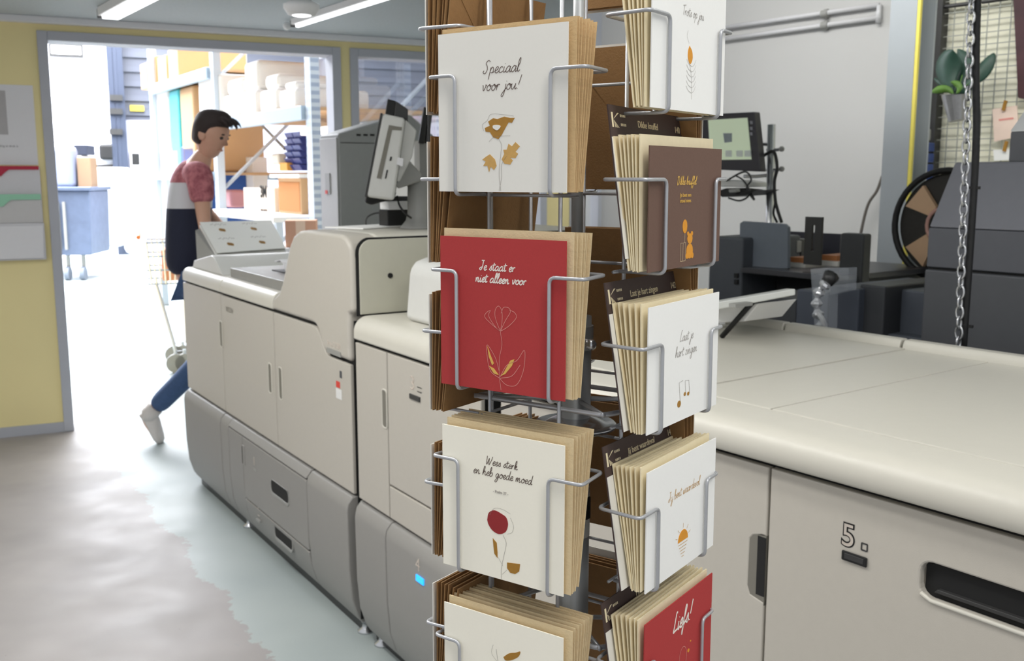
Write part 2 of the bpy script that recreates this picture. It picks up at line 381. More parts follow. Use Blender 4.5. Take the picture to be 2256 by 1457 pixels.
# ------------------------------------------------------------------ handwriting: single-stroke letters (x-height 1)
G = {
'a': (1.15, [[(.9,.85),(.55,1),(.15,.6),(.1,.15),(.4,0),(.8,.45),(.95,.95),(.85,.3),(.95,0),(1.2,.2)]]),
'b': (1.05, [[(.1,.5),(.45,1.5),(.4,2.2),(.2,1.8),(.15,.6),(.2,.05),(.6,0),(.9,.5),(.7,.95),(.3,.6)]]),
'c': (.9, [[(.8,.8),(.55,1),(.15,.6),(.15,.15),(.45,0),(.9,.25)]]),
'd': (1.15, [[(.85,.8),(.5,1),(.12,.5),(.2,.02),(.6,.1),(.9,1),(1.05,2.2)],[(1.0,1.7),(.85,.4),(.95,0),(1.2,.2)]]),
'e': (.85, [[(.1,.4),(.5,.5),(.75,.85),(.5,1.02),(.15,.6),(.2,.1),(.5,0),(.9,.3)]]),
'f': (.8, [[(.0,.3),(.5,1.2),(.75,2.0),(.55,2.2),(.35,1.6),(.2,0),(.0,-1.0),(-.05,-.5),(.35,.1),(.8,.4)]]),
'g': (1.1, [[(.85,.8),(.5,1),(.12,.5),(.25,.05),(.6,.2),(.9,.95)],[(.9,.9),(.75,-.3),(.4,-1.1),(.05,-.9),(.4,-.3),(1.15,.3)]]),
'h': (1.1, [[(.05,.4),(.5,1.5),(.45,2.2),(.22,1.7),(.1,0)],[(.1,.1),(.4,.8),(.7,.95),(.75,.3),(.85,0),(1.15,.25)]]),
'i': (.55, [[(.2,.95),(.12,.3),(.25,0),(.6,.25)],[(.3,1.35),(.33,1.42)]]),
'j': (.6, [[(.45,.95),(.35,-.2),(.05,-1.1),(-.25,-.9),(.1,-.3),(.65,.3)],[(.5,1.35),(.53,1.42)]]),
'k': (1.0, [[(.05,.4),(.5,1.5),(.45,2.2),(.22,1.7),(.08,0)],[(.1,.4),(.6,1.0),(.6,.6),(.2,.5),(.6,.05),(1.0,.2)]]),
'l': (.6, [[(.0,.3),(.5,1.5),(.5,2.2),(.25,1.8),(.15,.4),(.3,0),(.65,.25)]]),
'm': (1.5, [[(.1,.95),(.1,0)],[(.1,.2),(.4,.95),(.55,.8),(.5,0)],[(.52,.2),(.85,.95),(1.05,.8),(1.0,.15),(1.15,0),(1.5,.25)]]),
'n': (1.1, [[(.1,.95),(.1,0)],[(.1,.2),(.45,.95),(.7,.8),(.65,.2),(.8,0),(1.12,.25)]]),
'o': (1.0, [[(.55,1),(.15,.65),(.15,.15),(.5,0),(.85,.4),(.75,.9),(.5,.98),(.7,.7),(1.05,.8)]]),
'p': (1.1, [[(.25,.95),(.1,-.2),(.0,-1.0)],[(.15,.3),(.5,1.0),(.85,.7),(.7,.1),(.3,.1)],[(.6,.05),(1.1,.25)]]),
'r': (.85, [[(.05,.5),(.2,.95),(.15,0)],[(.15,.4),(.45,.95),(.75,.85)]]),
's': (.8, [[(.0,.1),(.5,1.0),(.6,.5),(.55,.1),(.2,0)],[(.4,.02),(.8,.25)]]),
't': (.7, [[(.35,1.7),(.2,.4),(.35,0),(.7,.25)],[(-.1,1.15),(.8,1.3)]]),
'u': (1.1, [[(.1,.95),(.08,.25),(.35,0),(.75,.6),(.85,.95)],[(.85,.9),(.78,.25),(.9,0),(1.15,.25)]]),
'v': (.95, [[(.05,.9),(.2,.8),(.35,0),(.75,.7),(.7,1.0),(1.0,.85)]]),
'w': (1.3, [[(.05,.95),(.15,.1),(.4,.1),(.65,.9)],[(.65,.9),(.65,.1),(.95,.1),(1.15,.95),(1.35,.85)]]),
'z': (.9, [[(.1,.85),(.75,.9),(.2,.1),(.85,.05)]]),
'S': (1.35, [[(1.3,1.9),(.9,2.15),(.45,1.7),(.75,1.2),(.85,.6),(.5,0),(.05,.2),(.2,.5)]]),
'J': (1.1, [[(.3,2.1),(1.1,2.1)],[(.8,2.1),(.7,.7),(.35,0),(.0,.3),(.5,.7)]]),
'W': (1.9, [[(.1,2.1),(.15,.6),(.3,0),(.8,1.6)],[(.8,1.6),(.85,.3),(1.0,0),(1.5,1.2),(1.7,2.1)]]),
'Z': (1.3, [[(.1,1.9),(1.1,2.0),(.2,.1),(1.3,.1)]]),
'T': (1.0, [[(-.1,1.9),(1.3,2.1)],[(.6,2.0),(.4,0)]]),
'D': (1.5, [[(.45,2.0),(.2,0),(.9,.2),(1.3,1.0),(1.1,1.9),(.4,2.1),(.1,1.7)]]),
'L': (1.2, [[(.9,2.1),(.6,2.1),(.3,.6),(.15,.05),(.6,.1),(1.2,.15)]]),
'!': (.7, [[(.75,2.3),(.35,.7)],[(.22,.1),(.2,.02)]]),
' ': (.7, []),
}
def ribbon(b, pts, wd, y):            # flat ribbon in the x-z plane at depth y
    P = [Vector((p[0], 0, p[1])) for p in pts]; n = len(P)
    if n < 2: return
    vs = []
    for i, p in enumerate(P):
        t = P[min(i+1, n-1)]-P[max(i-1, 0)]; t = t.normalized() if t.length > 1e-9 else Vector((1, 0, 0)); s_ = Vector((-t.z, 0, t.x))*wd/2
        vs += [(p+s_), (p-s_)]
    vs = [(v.x, y, v.z) for v in vs]
    b.add(vs+[(v[0], y+.0003, v[2]) for v in vs], [(2*i, 2*i+1, 2*i+3, 2*i+2) for i in range(n-1)])
def write(b, txt, xc, z, xh, y, wd=.0007, slant=.18, rise=0):
    wt = sum(G[c][0] for c in txt)*xh; x = xc-wt/2; x0 = x
    for c in txt:
        adv, st = G[c]
        for s_ in st:
            pts = catmull([(px*xh+x+slant*pz*xh, 0, pz*xh+z+(px*xh+x-x0)*rise) for px, pz in s_], 4)
            ribbon(b, [(p.x, p.z) for p in pts], wd, y)
        x += adv*xh
def shape(b, pts, y, smooth=True, th=.0004):
    P = catmull([(p[0], 0, p[1]) for p in pts+pts[:1]], 4)[:-1] if smooth else [Vector((p[0], 0, p[1])) for p in pts]
    b.prism([(p.x, y, p.z) for p in P], (0, th, 0))
def line(b, pts, y, wd=.0005): ribbon(b, [(p.x, p.z) for p in catmull([(p[0], 0, p[1]) for p in pts], 5)], wd, y)

# ------------------------------------------------------------------ card spinner
pc = K.w(-.541, .89, 0)
FA = Fr(-35, *K.w(-.5635, .789, 0).to_tuple()[:2]); FB = Fr(55, *K.w(-.428, .912, 0).to_tuple()[:2])
FC = Fr(-125, *K.w(-.668, .883, 0).to_tuple()[:2]); FD = Fr(145, *K.w(-.53, 1.004, 0).to_tuple()[:2])
sp = thing('card_spinner', 'grey wire spinner rack full of greeting cards in the foreground', 'card rack', K, (-.541, .89, 0))
def kp(F, x, y, z): return K.l(F.w(x, y, z))
def kt(F, pts): return [kp(F, *p) for p in pts]
MB().lathe((-.541, .89, 0), [(.0165, .02), (.0165, 1.285)]).build('pole', steel_m, sp, smooth=True)
MB().lathe((-.541, .89, 0), [(.006, 1.285), (.006, 1.72)]).build('upper_rod', steel_m, sp, smooth=True)
MB().lathe((-.541, .89, 0), [(.24, 0), (.24, .012), (.22, .02), (.03, .03)], 40).build('base', steel_m, sp, smooth=False)
for z in (1.165, .40):
    MB().lathe((-.541, .89, 0), [(.017, z-.004), (.03, z-.004), (.042, z-.001), (.046, z+.003), (.042, z+.006), (.034, z+.004), (.028, z+.008), (.017, z+.012)], 40).build('bearing_disc', chrome, sp, smooth=True)
MB().cyl((-.541, .885, 1.262), (-.508, .862, 1.262), .004).ball((-.505, .86, 1.262), .006).build('clamp_screw', chrome, sp, smooth=True)
MB().lathe((-.541, .89, 0), [(.0185, 1.25), (.0185, 1.275)]).build('collar', steel_m, sp)
stk = MB(); stk.lathe((-.541, .89, 0), [(.0168, 1.045), (.0170, 1.046), (.0170, 1.094), (.0168, 1.095)])
st = stk.build('pole_sticker', mat('sticker_grey', (196, 196, 192), .5, noise=.03), sp, smooth=True)
st['label'] = 'pale sticker with barcode'
bc = MB()
for i in range(12):
    a = math.radians(-62+i*6.5); c_, s_ = math.cos(a), math.sin(a)
    bc.box(-.541+.0172*c_-.0005, -.541+.0172*c_+.0005*(1+i % 3), .89+.0172*s_-.0006, .89+.0172*s_+.0006, 1.066, 1.09)
bc.build('barcode', core, st)
# verticals of the cage, per face, with the wire pockets that hang on them
ROWA = [1.415, 1.218, 1.022, .826, .63, .434]; ROWB = [1.492, 1.341, 1.184, 1.022, .865, .705, .545]
WA = [1.527, 1.336, 1.140, .940, .745, .55]; WB = [1.576, 1.427, 1.270, 1.106, .946, .786, .626]
faces = dict(A=(FA, (-.052, .035), ROWA, WA, (-.055, .056), (-.089, .094), .155), B=(FB, (-.037, .037), ROWB, WB, (-.052, .062), (-.092, .092), .165),
             C=(FC, (-.037, .037), ROWB, WB, (-.056, .056), (-.092, .090), .165), D=(FD, (-.042, .042), ROWA, WA, (-.056, .056), (-.09, .09), .155))
YB = .046
for key, (F, bx, rows, wz, fx, wx, cw) in faces.items():
    for x in bx:
        MB().tube(kt(F, [(x, YB+.003, .30), (x, YB+.003, 1.70)]), .0021, 8).build('upright_wire', wire_m, sp, smooth=True)
    for zb, zt in zip(rows, wz):
        b = MB()
        yf = -.003
        for sgn, xf, xw in ((-1, fx[0], wx[0]), (1, fx[1], wx[1])):
            xb = bx[0] if sgn < 0 else bx[1]
            pth = [(0, YB, zt), (xw*.94, YB, zt), (xw, yf, zt), (xf, yf, zt), (xf, yf-.0005, zb-.003), (xf, YB, zb-.003)]
            b.tube(roundpath(kt(F, pth), .007, 5), .0019, 8)
        b.build('pocket_wire', wire_m, sp, smooth=True)
        b = MB(); b.tube(kt(F, [(bx[0]-.02, YB+.004, zb-.004), (bx[1]+.02, YB+.004, zb-.004)]), .0018, 6)
        b.build('cross_wire', wire_m, sp, smooth=True)
for z in (1.70, 1.196, .95, .30):
    c4 = [kp(FA, -.075, YB+.006, z), kp(FA, .085, YB+.006, z), kp(FD, -.085, YB+.006, z), kp(FD, .075, YB+.006, z)]
    b = MB(); b.tube(roundpath(c4, .012, 4, closed=True), .0027, 8, closed=True); b.build('ring_frame', wire_m, sp, smooth=True)
    for p in c4:
        MB().tube([p, (-.541, .89, z)], .0027, 8).build('spoke', wire_m, sp, smooth=True)

# envelopes: thin kraft body with its pointed flap on the back
def env_mesh(wd, ht, th=.0011):
    b = MB(); b.box(-wd/2, wd/2, -th/2, th/2, 0, ht); return b
def flap(wd, ht, th=.0011):
    y = th/2
    return MB().prism([(-wd/2, y, ht), (-wd*.04, y, ht*.42), (wd*.04, y, ht*.42), (wd/2, y, ht)], (0, .0005, 0))
PROTO = {}
def env_proto(key, wd, ht, m, th=.0011):
    if key not in PROTO:
        o = env_mesh(wd, ht, th).build('kraft_envelope', m); COL.objects.unlink(o)
        f = flap(wd, ht, th).build('flap', m); COL.objects.unlink(f); PROTO[key] = (o, f)
    return PROTO[key]
def place(o, F, x, y, z, lean=0, rz=0, roll=0):
    o.location = F.w(x, y, z)
    o.rotation_euler = (lean, roll, F.a+rz)
def envelope(key, wd, ht, m, F, x, y, z, lean, label, group, rz=0, roll=0, withflap=True):
    po, pf = env_proto(key, wd, ht, m)
    o = po.copy(); COL.objects.link(o); place(o, F, x, y, z, lean, rz, roll)
    if withflap:
        f = pf.copy(); f.parent = o; COL.objects.link(f)
    tag(o, label, 'envelope', group); return o
def card_root(F, x, y, z, lean, label, m, wd, ht, group=None, name='greeting_card', rz=0, roll=0, th=.0012):
    o = MB().box(-wd/2, wd/2, -th/2, th/2, 0, ht).build(name, m); place(o, F, x, y, z, lean, rz, roll); tag(o, label, 'card', group); return o
YF = -.0012
# ---- front face cards
A_rows = [
 ('white', "cream square card reading 'Speciaal voor jou!' over a gold poppy", 'kraft envelope behind the white Speciaal voor jou card', kraft, .0016, 0),
 ('red', "dark red square card reading 'Je staat er niet alleen voor'", 'kraft envelope behind the red Je staat er niet alleen voor card', kraft_lite, .004, 0),
 ('strong', "off-white square card reading 'Wees sterk en heb goede moed' over a red rose", 'kraft envelope behind the Wees sterk card', kraft, .004, 0),
 ('leaf', 'cream square card with a gold leaf at the bottom edge of the photo', 'kraft envelope behind the lowest cream card', kraft, .008, 0)]
cols = dict(white=whitecard, red=redcard, strong=creamcard, leaf=creamcard)
art = {}
for r, (key, lab, elab, em, lift, _) in enumerate(A_rows):
    z = ROWA[r]; n = [7, 6, 7, 8][r]; zl = z + (0 if r != 3 else 0)
    top = [.040, .036, .044, .050][r]
    c = card_root(FA, -.003, .0006, z, -.004, lab, cols[key], .1505, .1525)
    art[key] = c
    for i in range(n):
        f = (i+.5)/n; yb = .0025+.016*f; yt = .003+top*f; h = .1575
        lean = -math.atan((yt-yb)/h)
        envelope('A%d' % r, .155, .1575 if r != 1 else .1585, em if i else (kraft if r == 0 else kraft_lite), FA, .0005+random.uniform(-.0012, .0015), yb+.0012, z+random.uniform(0, .0015)+(.0005 if r else 0)+(f*.004 if r > 1 else 0), lean,
                 elab, 'envelopes behind the %s card' % {'white': 'Speciaal voor jou', 'red': 'Je staat er niet alleen voor', 'strong': 'Wees sterk', 'leaf': 'lowest cream'}[key], rz=random.uniform(-.01, .01))
Y0 = -.0009
def part(parent, name, fn, m, lab=None):
    b = MB(); fn(b); ORG[parent.name] = (W0, Vector((0, 0, 0)))
    o = b.build(name, m, parent)
    if lab: o['label'] = lab
    return o
c = art['white']
part(c, 'lettering', lambda b: (write(b, 'Speciaal', .001, .112, .0056, Y0, .0007), write(b, 'voor jou!', .0005, .096, .0056, Y0, .0007)), ink)
def poppy(b):
    shape(b, [(x, z-.008) for x, z in [(-.018,.069),(-.012,.071),(-.014,.075),(-.008,.078),(-.003,.077),(.005,.079),(.012,.0775),(.017,.0775),(.014,.073),(.010,.0735),(.006,.068),(.002,.062),(-.002,.058),(-.008,.060),(-.012,.065),(-.017,.0655)]], Y0, False)
    
part(c, 'gold_bloom', poppy, gold)
part(c, 'bloom_gap', lambda b: shape(b, [(-.008,.0605),(-.003,.0585),(.001,.062),(-.003,.0635),(-.008,.063)], Y0-.0004), whitecard)
part(c, 'gold_leaves', lambda b: (shape(b, [(x, z-.007) for x, z in [(.002,.038),(.005,.034),(.012,.033),(.015,.037),(.012,.0395),(.018,.039),(.021,.043),(.018,.045),(.023,.050),(.018,.054),(.014,.050),(.010,.0525),(.008,.047),(.004,.047),(.005,.043)]], Y0, False),
    shape(b, [(-.021,.031),(-.017,.0335),(-.012,.036),(-.006,.031),(-.004,.025),(-.007,.021),(-.011,.024),(-.013,.019),(-.015,.025),(-.020,.025),(-.017,.029)], Y0, False)), goldl)
part(c, 'stem_lines', lambda b: (line(b, [(-.001,.050),(.002,.044),(.001,.036),(-.001,.018),(.001,.001)], Y0, .0004), line(b, [(.008,.034),(.002,.026),(.002,.014),(-.001,.001)], Y0, .0004),
    line(b, [(-.019,.058),(-.021,.064),(-.015,.068),(-.012,.073),(-.006,.074),(.002,.073),(.012,.072),(.016,.071)], Y0, .0003), line(b, [(-.013,.048),(-.007,.052),(.004,.053),(.012,.053)], Y0, .0003)), inkl)
c = art['red']
part(c, 'lettering', lambda b: (write(b, 'Je staat er', -.004, .1205, .0045, Y0, .001), write(b, 'niet alleen voor', .0, .1085, .0045, Y0, .0011)), whiteink)
def tulip(b):
    w_ = .0005
    line(b, [(.0,.061),(-.010,.067),(-.019,.074),(-.016,.079),(-.012,.081)], Y0, w_); line(b, [(.0,.061),(-.006,.074),(-.006,.082),(-.002,.086),(.002,.081),(.002,.070),(.0,.061)], Y0, w_)
    line(b, [(.0,.061),(.010,.067),(.019,.076),(.017,.081),(.011,.083)], Y0, w_); line(b, [(.0,.061),(.006,.072),(.012,.081),(.010,.085),(.004,.085),(.001,.079)], Y0, w_)
    line(b, [(-.012,.081),(-.014,.075),(-.006,.065),(.0,.061)], Y0, w_); line(b, [(.0,.061),(.002,.048),(-.001,.034),(-.001,.016),(.001,.002)], Y0, w_)
    line(b, [(-.001,.014),(.008,.028),(.020,.034),(.029,.045),(.028,.026),(.020,.010),(.008,.008),(-.001,.014)], Y0, w_)
    line(b, [(-.001,.014),(-.012,.020),(-.016,.034),(-.016,.046),(-.006,.034),(-.001,.020)], Y0, w_); line(b, [(.0,.014),(.014,.018),(.024,.030)], Y0, w_)
part(c, 'flower_outline', tulip, pinkink)
part(c, 'gold_leaf_fill', lambda b: (shape(b, [(.0,.016),(.004,.020),(.012,.033),(.017,.035),(.014,.028),(.006,.019)], Y0, False), shape(b, [(-.016,.045),(-.012,.036),(-.008,.028),(-.010,.026),(-.014,.034)], Y0, False), shape(b, [(-.014,.025),(-.008,.023),(-.002,.017),(-.008,.018)], Y0, False)), goldink)
c = art['strong']
part(c, 'lettering', lambda b: (write(b, 'Wees sterk', .001, .119, .0042, Y0, .0007), write(b, 'en heb goede moed', .0015, .107, .0044, Y0, .0007)), ink)
def tiny(parent, txt, size, x, z, m, nm='small_print', th=.0003, sx=1):
    vs, fs = text_mesh(txt, size, th, sx=sx)
    return part(parent, nm, lambda b: b.add([(v.x+x, Y0-v.z, v.y+z) for v in vs], fs), m)
tiny(c, '- Psalm 27 -', .004, .0, .091, inkl)
part(c, 'red_rose', lambda b: shape(b, [(x-.003, z) for x, z in [(-.014,.060),(-.012,.068),(-.005,.072),(.004,.070),(.010,.067),(.012,.060),(.009,.052),(.001,.048),(-.007,.050),(-.012,.055)]], Y0), redink)
part(c, 'gold_leaves', lambda b: (shape(b, [(-.010,.042),(-.005,.038),(-.004,.028),(-.004,.022),(-.008,.026),(-.009,.033)], Y0, False), shape(b, [(.008,.020),(.016,.021),(.024,.022),(.023,.014),(.018,.010),(.012,.010),(.008,.014)], Y0, False)), gold)
part(c, 'stem_lines', lambda b: (line(b, [(.003,.048),(.007,.040),(.004,.026),(.001,.012),(.001,.001)], Y0, .0004), line(b, [(.012,.068),(.016,.060),(.014,.053),(.008,.050)], Y0, .0003), line(b, [(-.003,.023),(.003,.015)], Y0, .0003), line(b, [(.002,.006),(.008,.012)], Y0, .0003), line(b, [(-.014,.066),(-.008,.074),(.002,.075),(.012,.072)], Y0, .0003)), inkl)
c = art['leaf']
part(c, 'gold_leaves', lambda b: (shape(b, [(.003,.112),(.010,.118),(.018,.121),(.024,.124),(.022,.118),(.014,.112),(.006,.109)], Y0), shape(b, [(-.010,.090),(-.004,.095),(.004,.094),(.0,.088)], Y0)), gold)
part(c, 'stem_lines', lambda b: (line(b, [(-.006,.118),(-.004,.106),(.001,.090),(.003,.06)], Y0, .0004), line(b, [(-.004,.104),(-.012,.112),(-.010,.122)], Y0, .0003)), inkl)
# ---- right face: landscape cards with a brown header card at the back of each pocket
B_rows = [
 ('pride', "cool white card reading 'Trots op jou' with an orange feather, topmost on the right column", whitecard2, 'cream envelope behind the Trots op jou card'),
 ('hug', "brown card reading 'Dikke knuffel' with a gold teddy and balloon", browncard, 'cream envelope behind the brown Dikke knuffel card'),
 ('heart', "white card reading 'Laat je hart zingen' with gold music notes", whitecard2, 'cream envelope behind the Laat je hart zingen card'),
 ('worth', "white card reading 'Jij bent waardevol' over an orange sun", whitecard2, 'cream envelope behind the Jij bent waardevol card'),
 ('love', "red card reading 'Liefs!' at the bottom right of the spinner", redcard, 'cream envelope behind the red Liefs card')]
nm = dict(pride='Trots op jou', hug='Dikke knuffel', heart='Laat je hart zingen', worth='Jij bent waardevol', love='Liefs')
for r, (key, lab, m, elab) in enumerate(B_rows):
    z = ROWB[r]; n = [6, 7, 6, 7, 7][r]; top = [.030, .031, .036, .036, .034][r]
    h = .1235 if r != 1 else .117
    xo = [.0, .001, .006, .010, .012][r]
    c = card_root(FB, xo, .0006, z, -.004, lab, m, .163, h if r else .1225); art[key] = c
    for i in range(n):
        f = (i+.5)/n; yb = .003+.013*f+(.003 if r == 1 else 0); yt = .004+top*f+(.003 if r == 1 else 0)
        lean = -math.atan((yt-yb)/.12)
        envelope('B', .163, .1265, kraft_cream if i % 3 != 1 else kraft_lite, FB, xo-.001+random.uniform(-.001, .001), yb+.0012, z+random.uniform(0, .002), lean, elab, 'envelopes behind the %s card' % nm[key], rz=random.uniform(-.008, .008))
part(art['pride'], 'lettering', lambda b: (write(b, 'Zooo', .002, .108, .0045, Y0, .0006), write(b, 'Trots op jou', .004, .089, .0045, Y0, .0006)), inkl)
part(art['pride'], 'orange_bud', lambda b: shape(b, [(-.003,.062),(.003,.057),(.004,.050),(-.001,.045),(-.006,.050),(-.006,.057)], Y0), orange)
def feather(b):
    line(b, [(.004,.012),(.003,.030),(-.002,.046)], Y0, .0004)
    for i in range(6):
        zz = .018+i*.005
        line(b, [(.003,zz),(-.004,zz+.002),(-.009,zz+.006)], Y0, .0004); line(b, [(.003,zz),(.008,zz+.002),(.012,zz+.007)], Y0, .0003)
    line(b, [(-.004,.064),(-.009,.070),(-.007,.076)], Y0, .0003)
part(art['pride'], 'feather_lines', feather, inkl)
part(art['hug'], 'lettering', lambda b: write(b, 'Dikke knuffel', -.002, .081, .0037, Y0, .0009), goldink)
tiny(art['hug'], 'Je bent een\nmooi mens', .0055, -.004, .069, goldink)
def teddy(b):
    for cx_, cz, rx, rz in ((-.004, .040, .0052, .0068), (.008, .0275, .006, .0052), (.0035, .0325, .0022, .0022), (.0125, .0325, .0022, .0022), (.008, .015, .0075, .0075), (.002, .0105, .003, .003), (.014, .0105, .003, .003)):
        shape(b, [(cx_+rx*math.cos(a*math.pi/5), cz+rz*math.sin(a*math.pi/5)) for a in range(10)], Y0-(.0001 if rx < .004 else 0))
part(art['hug'], 'teddy_and_balloon', teddy, orange)
part(art['hug'], 'gift_outline', lambda b: (line(b, [(-.004,.033),(-.004,.024)], Y0, .0005), ribbon(b, [(-.013,.006),(-.013,.024),(-.002,.024),(-.002,.006),(-.013,.006)], .0005, Y0), ribbon(b, [(-.0075,.006),(-.0075,.024)], .0005, Y0)), kraft_lite)
part(art['heart'], 'lettering', lambda b: (write(b, 'Laat je', .002, .082, .0050, Y0, .0006), write(b, 'hart zingen', .002, .067, .0050, Y0, .0006)), inkl)
def oval(cx_, cz, rx, rz): return [(cx_+rx*math.cos(a*math.pi/5), cz+rz*math.sin(a*math.pi/5)) for a in range(10)]
part(art['heart'], 'music_notes', lambda b: (shape(b, oval(-.012, .018, .004, .0035), Y0), shape(b, oval(.001, .026, .0025, .002), Y0), shape(b, oval(.009, .025, .0025, .002), Y0)), gold)
part(art['heart'], 'note_lines', lambda b: (ribbon(b, [(-.009,.018),(-.013,.040),(-.004,.041)], .0006, Y0), ribbon(b, [(.003,.026),(.001,.040),(.010,.039),(.012,.025)], .0006, Y0)), inkl)
part(art['worth'], 'lettering', lambda b: write(b, 'Jij bent waardevol', .003, .081, .0046, Y0, .0006), goldl)
part(art['worth'], 'orange_sun', lambda b: shape(b, [(.002+.012*math.cos(math.pi*i/10), .030+.012*math.sin(math.pi*i/10)) for i in range(11)], Y0, False), orange)
def rays(b):
    for a in (20, 50, 90, 130, 160):
        a = math.radians(a); ribbon(b, [(.002+.014*math.cos(a), .030+.014*math.sin(a)), (.002+.019*math.cos(a), .030+.019*math.sin(a))], .0005, Y0)
    for i in range(5): ribbon(b, [(.002-.011+i*.002, .027-i*.0035), (.002+.011-i*.002, .027-i*.0035)], .0006, Y0)
part(art['worth'], 'ray_lines', rays, goldl)
part(art['love'], 'lettering', lambda b: write(b, 'Liefs!', .004, .090, .0092, Y0, .0022), whiteink)
part(art['love'], 'balloon_outline', lambda b: (line(b, oval(.008, .052, .009, .013)+[(.017, .052)], Y0, .0006), line(b, [(.008,.039),(.006,.03),(.009,.02)], Y0, .0005), line(b, oval(-.02, .045, .007, .010)+[(-.013, .045)], Y0, .0006)), pinkink)
part(art['love'], 'gold_dots', lambda b: (shape(b, oval(.022, .055, .0025, .002), Y0), shape(b, oval(.027, .064, .0012, .001), Y0)), orange)
# header cards
for r, (ttl, num) in {1: ('Dikke knuffel', '140'), 2: ('Laat je hart zingen', '142'), 3: ('Jij bent waardevol', '144'), 4: ('Liefs', '146')}.items():
    z = ROWB[r]-.002; xo = [-.008, -.010, -.007, -.006, -.004][r]
    o = MB().box(-.077, .077, -.0007, .0007, 0, .145).build('header_card', headcard)
    place(o, FB, xo, .0215, z+[0, .012, .004, .004, -.002][r], -.16, 0, [0, .03, -.0, -.0, 0][r])
    tag(o, 'dark brown header card %s standing behind the %s' % ("titled '"+ttl+"'", {1: 'brown teddy card', 2: 'music notes card', 3: 'sun card', 4: 'red card at the bottom'}[r]), 'card')
    part(o, 'white_back', lambda b: b.box(-.0765, .0765, -.0011, -.0007, 0, .1145), whitecard)
    tiny(o, ttl, .0095, .0, .127, kraft_cream, 'title', sx=.85); tiny(o, num, .0095, .066, .127, kraft_cream, 'number', sx=.85)
    def logo(b):
        b.prism([(-.073, Y0, .124), (-.073, Y0, .138), (-.070, Y0, .138), (-.070, Y0, .124)], (0, .0003, 0))
        for i in range(3):
            b.prism([(-.069, Y0, .131), (-.067+i*.003, Y0, .124), (-.0655+i*.003, Y0, .124)], (0, .0003, 0))
        b.prism([(-.069, Y0, .132), (-.061, Y0, .138), (-.058, Y0, .138)], (0, .0003, 0))
        for zz in (.1345, .126):
            for i in range(4): b.box(-.056+i*.0028, -.0545+i*.0028, Y0-.0001, Y0+.0003, zz, zz+.0024)
    part(o, 'logo', logo, kraft_cream)
# ---- left face seen edge-on and back face seen from inside
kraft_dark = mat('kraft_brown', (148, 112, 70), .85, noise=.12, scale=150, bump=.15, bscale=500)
names = ['topmost', 'second', 'third', 'fourth', 'fifth']
for r in range(5):
    z = ROWB[r]; n = 6
    for i in range(n):
        f = (i+.5)/n; yb = .002+.018*f; yt = .002+.036*f
        envelope('C', .165, .1265, kraft_dark, FC, random.uniform(-.0015, .0015), yb+.0012, z+random.uniform(0, .003), -math.atan((yt-yb)/.12),
                 'kraft envelope seen edge-on in the %s pocket left of the cream and red cards' % names[r], 'envelopes in the %s left pocket' % names[r], rz=random.uniform(-.012, .012))
    c = card_root(FC, 0, .0002, z, -.004, 'card seen edge-on at the front of the %s left pocket' % names[r], whitecard, .163, .124)
for r in range(-1, 4):
    z = ROWA[r] if r >= 0 else 1.611; n = 4
    for i in range(n):
        f = (i+.5)/n; yb = .004+.012*f; yt = .004+.030*f
        envelope('D', .155, .1535, kraft_dark, FD, random.uniform(-.0012, .0012), yb+.0012, z+random.uniform(0, .002), -math.atan((yt-yb)/.15),
                 'brown envelope with its flap towards us in the %s back pocket of the spinner' % names[r+1], 'envelopes in the %s back pocket' % names[r+1], rz=random.uniform(-.01, .01))
for r in range(-1, 4):
    z = ROWA[r] if r >= 0 else 1.611
    card_root(FD, 0, .0002, z, -.004, 'white card at the outer side of the %s back pocket' % names[r+1], whitecard, .150, .148+(.012 if r in (0, 3) else 0))
# thin black cord hanging beside the spinner
q = [W0.px(x, y, y=1.25) for x, y in ((944, -30), (946, 120), (945, 300), (948, 420))]
tag(MB().tube(catmull(q, 5), .0016, 6).build('black_string', blackm, smooth=True), 'thin black cord hanging just left of the spinner', 'cord')

# ------------------------------------------------------------------ left printer (frame L, front face at x = 1.19)
FX = 1.19
def cap_profile(x0, zb, zt, xb, r=.035):       # rounded front top edge, in (x, z)
    return [(x0, zb)]+arc((x0+r, zt-r), r, 180, 90, 8)+[(xb, zt), (xb, zb)]
def yprism(name, prof, y0, y1, m, parent, **k):
    return MB().prism([(x, y0, z) for x, z in prof], (0, y1-y0, 0)).build(name, m, parent, **k)
low_prof = [(FX+.02, .455), (FX-.004, .452), (FX-.020, .432), (FX-.024, .41), (FX-.022, .22), (FX-.014, .12), (FX+.005, .06), (FX+.02, .035), (FX+.05, .035), (FX+.05, .455)]
def low_panel(parent, y0, y1, prof=low_prof, name='lower_panel', m=plastic_low):
    return yprism(name, prof, y0, y1, m, parent, bevel=.005)
def recess(parent, y, z0, z1, wd=.036, x=FX, nm='handle_recess'):
    # a flat grip slot: plate coloured as a shaded hollow with a pale rim
    o = MB().prism([(x-.0015, a, b) for a, b in rrect(y-wd/2, y+wd/2, z0, z1, .01)], (0, .0)+(0,)) if False else None
    vs, fs = plate(rrect(y-wd/2, y+wd/2, z0, z1, .011), [rrect(y-wd/2+.004, y+wd/2-.004, z0+.005, z1-.005, .008)], .006, .0012)
    r = MB().add([(x-.0022+v.z, v.x, v.y) for v in vs], fs).build(nm, plastic_top, parent)
    vs, fs = plate(rrect(y-wd/2+.003, y+wd/2-.003, z0+.004, z1-.004, .008), [], .003, 0)
    MB().add([(x-.0006+v.z, v.x, v.y) for v in vs], fs).build('hollow_shade', recess_m, r)
    return r
t = lp = thing('digital_press', 'long warm grey digital printing press beside the walkway, with tower and tray', 'printer', L, (FX+.4, 3.7, 0))
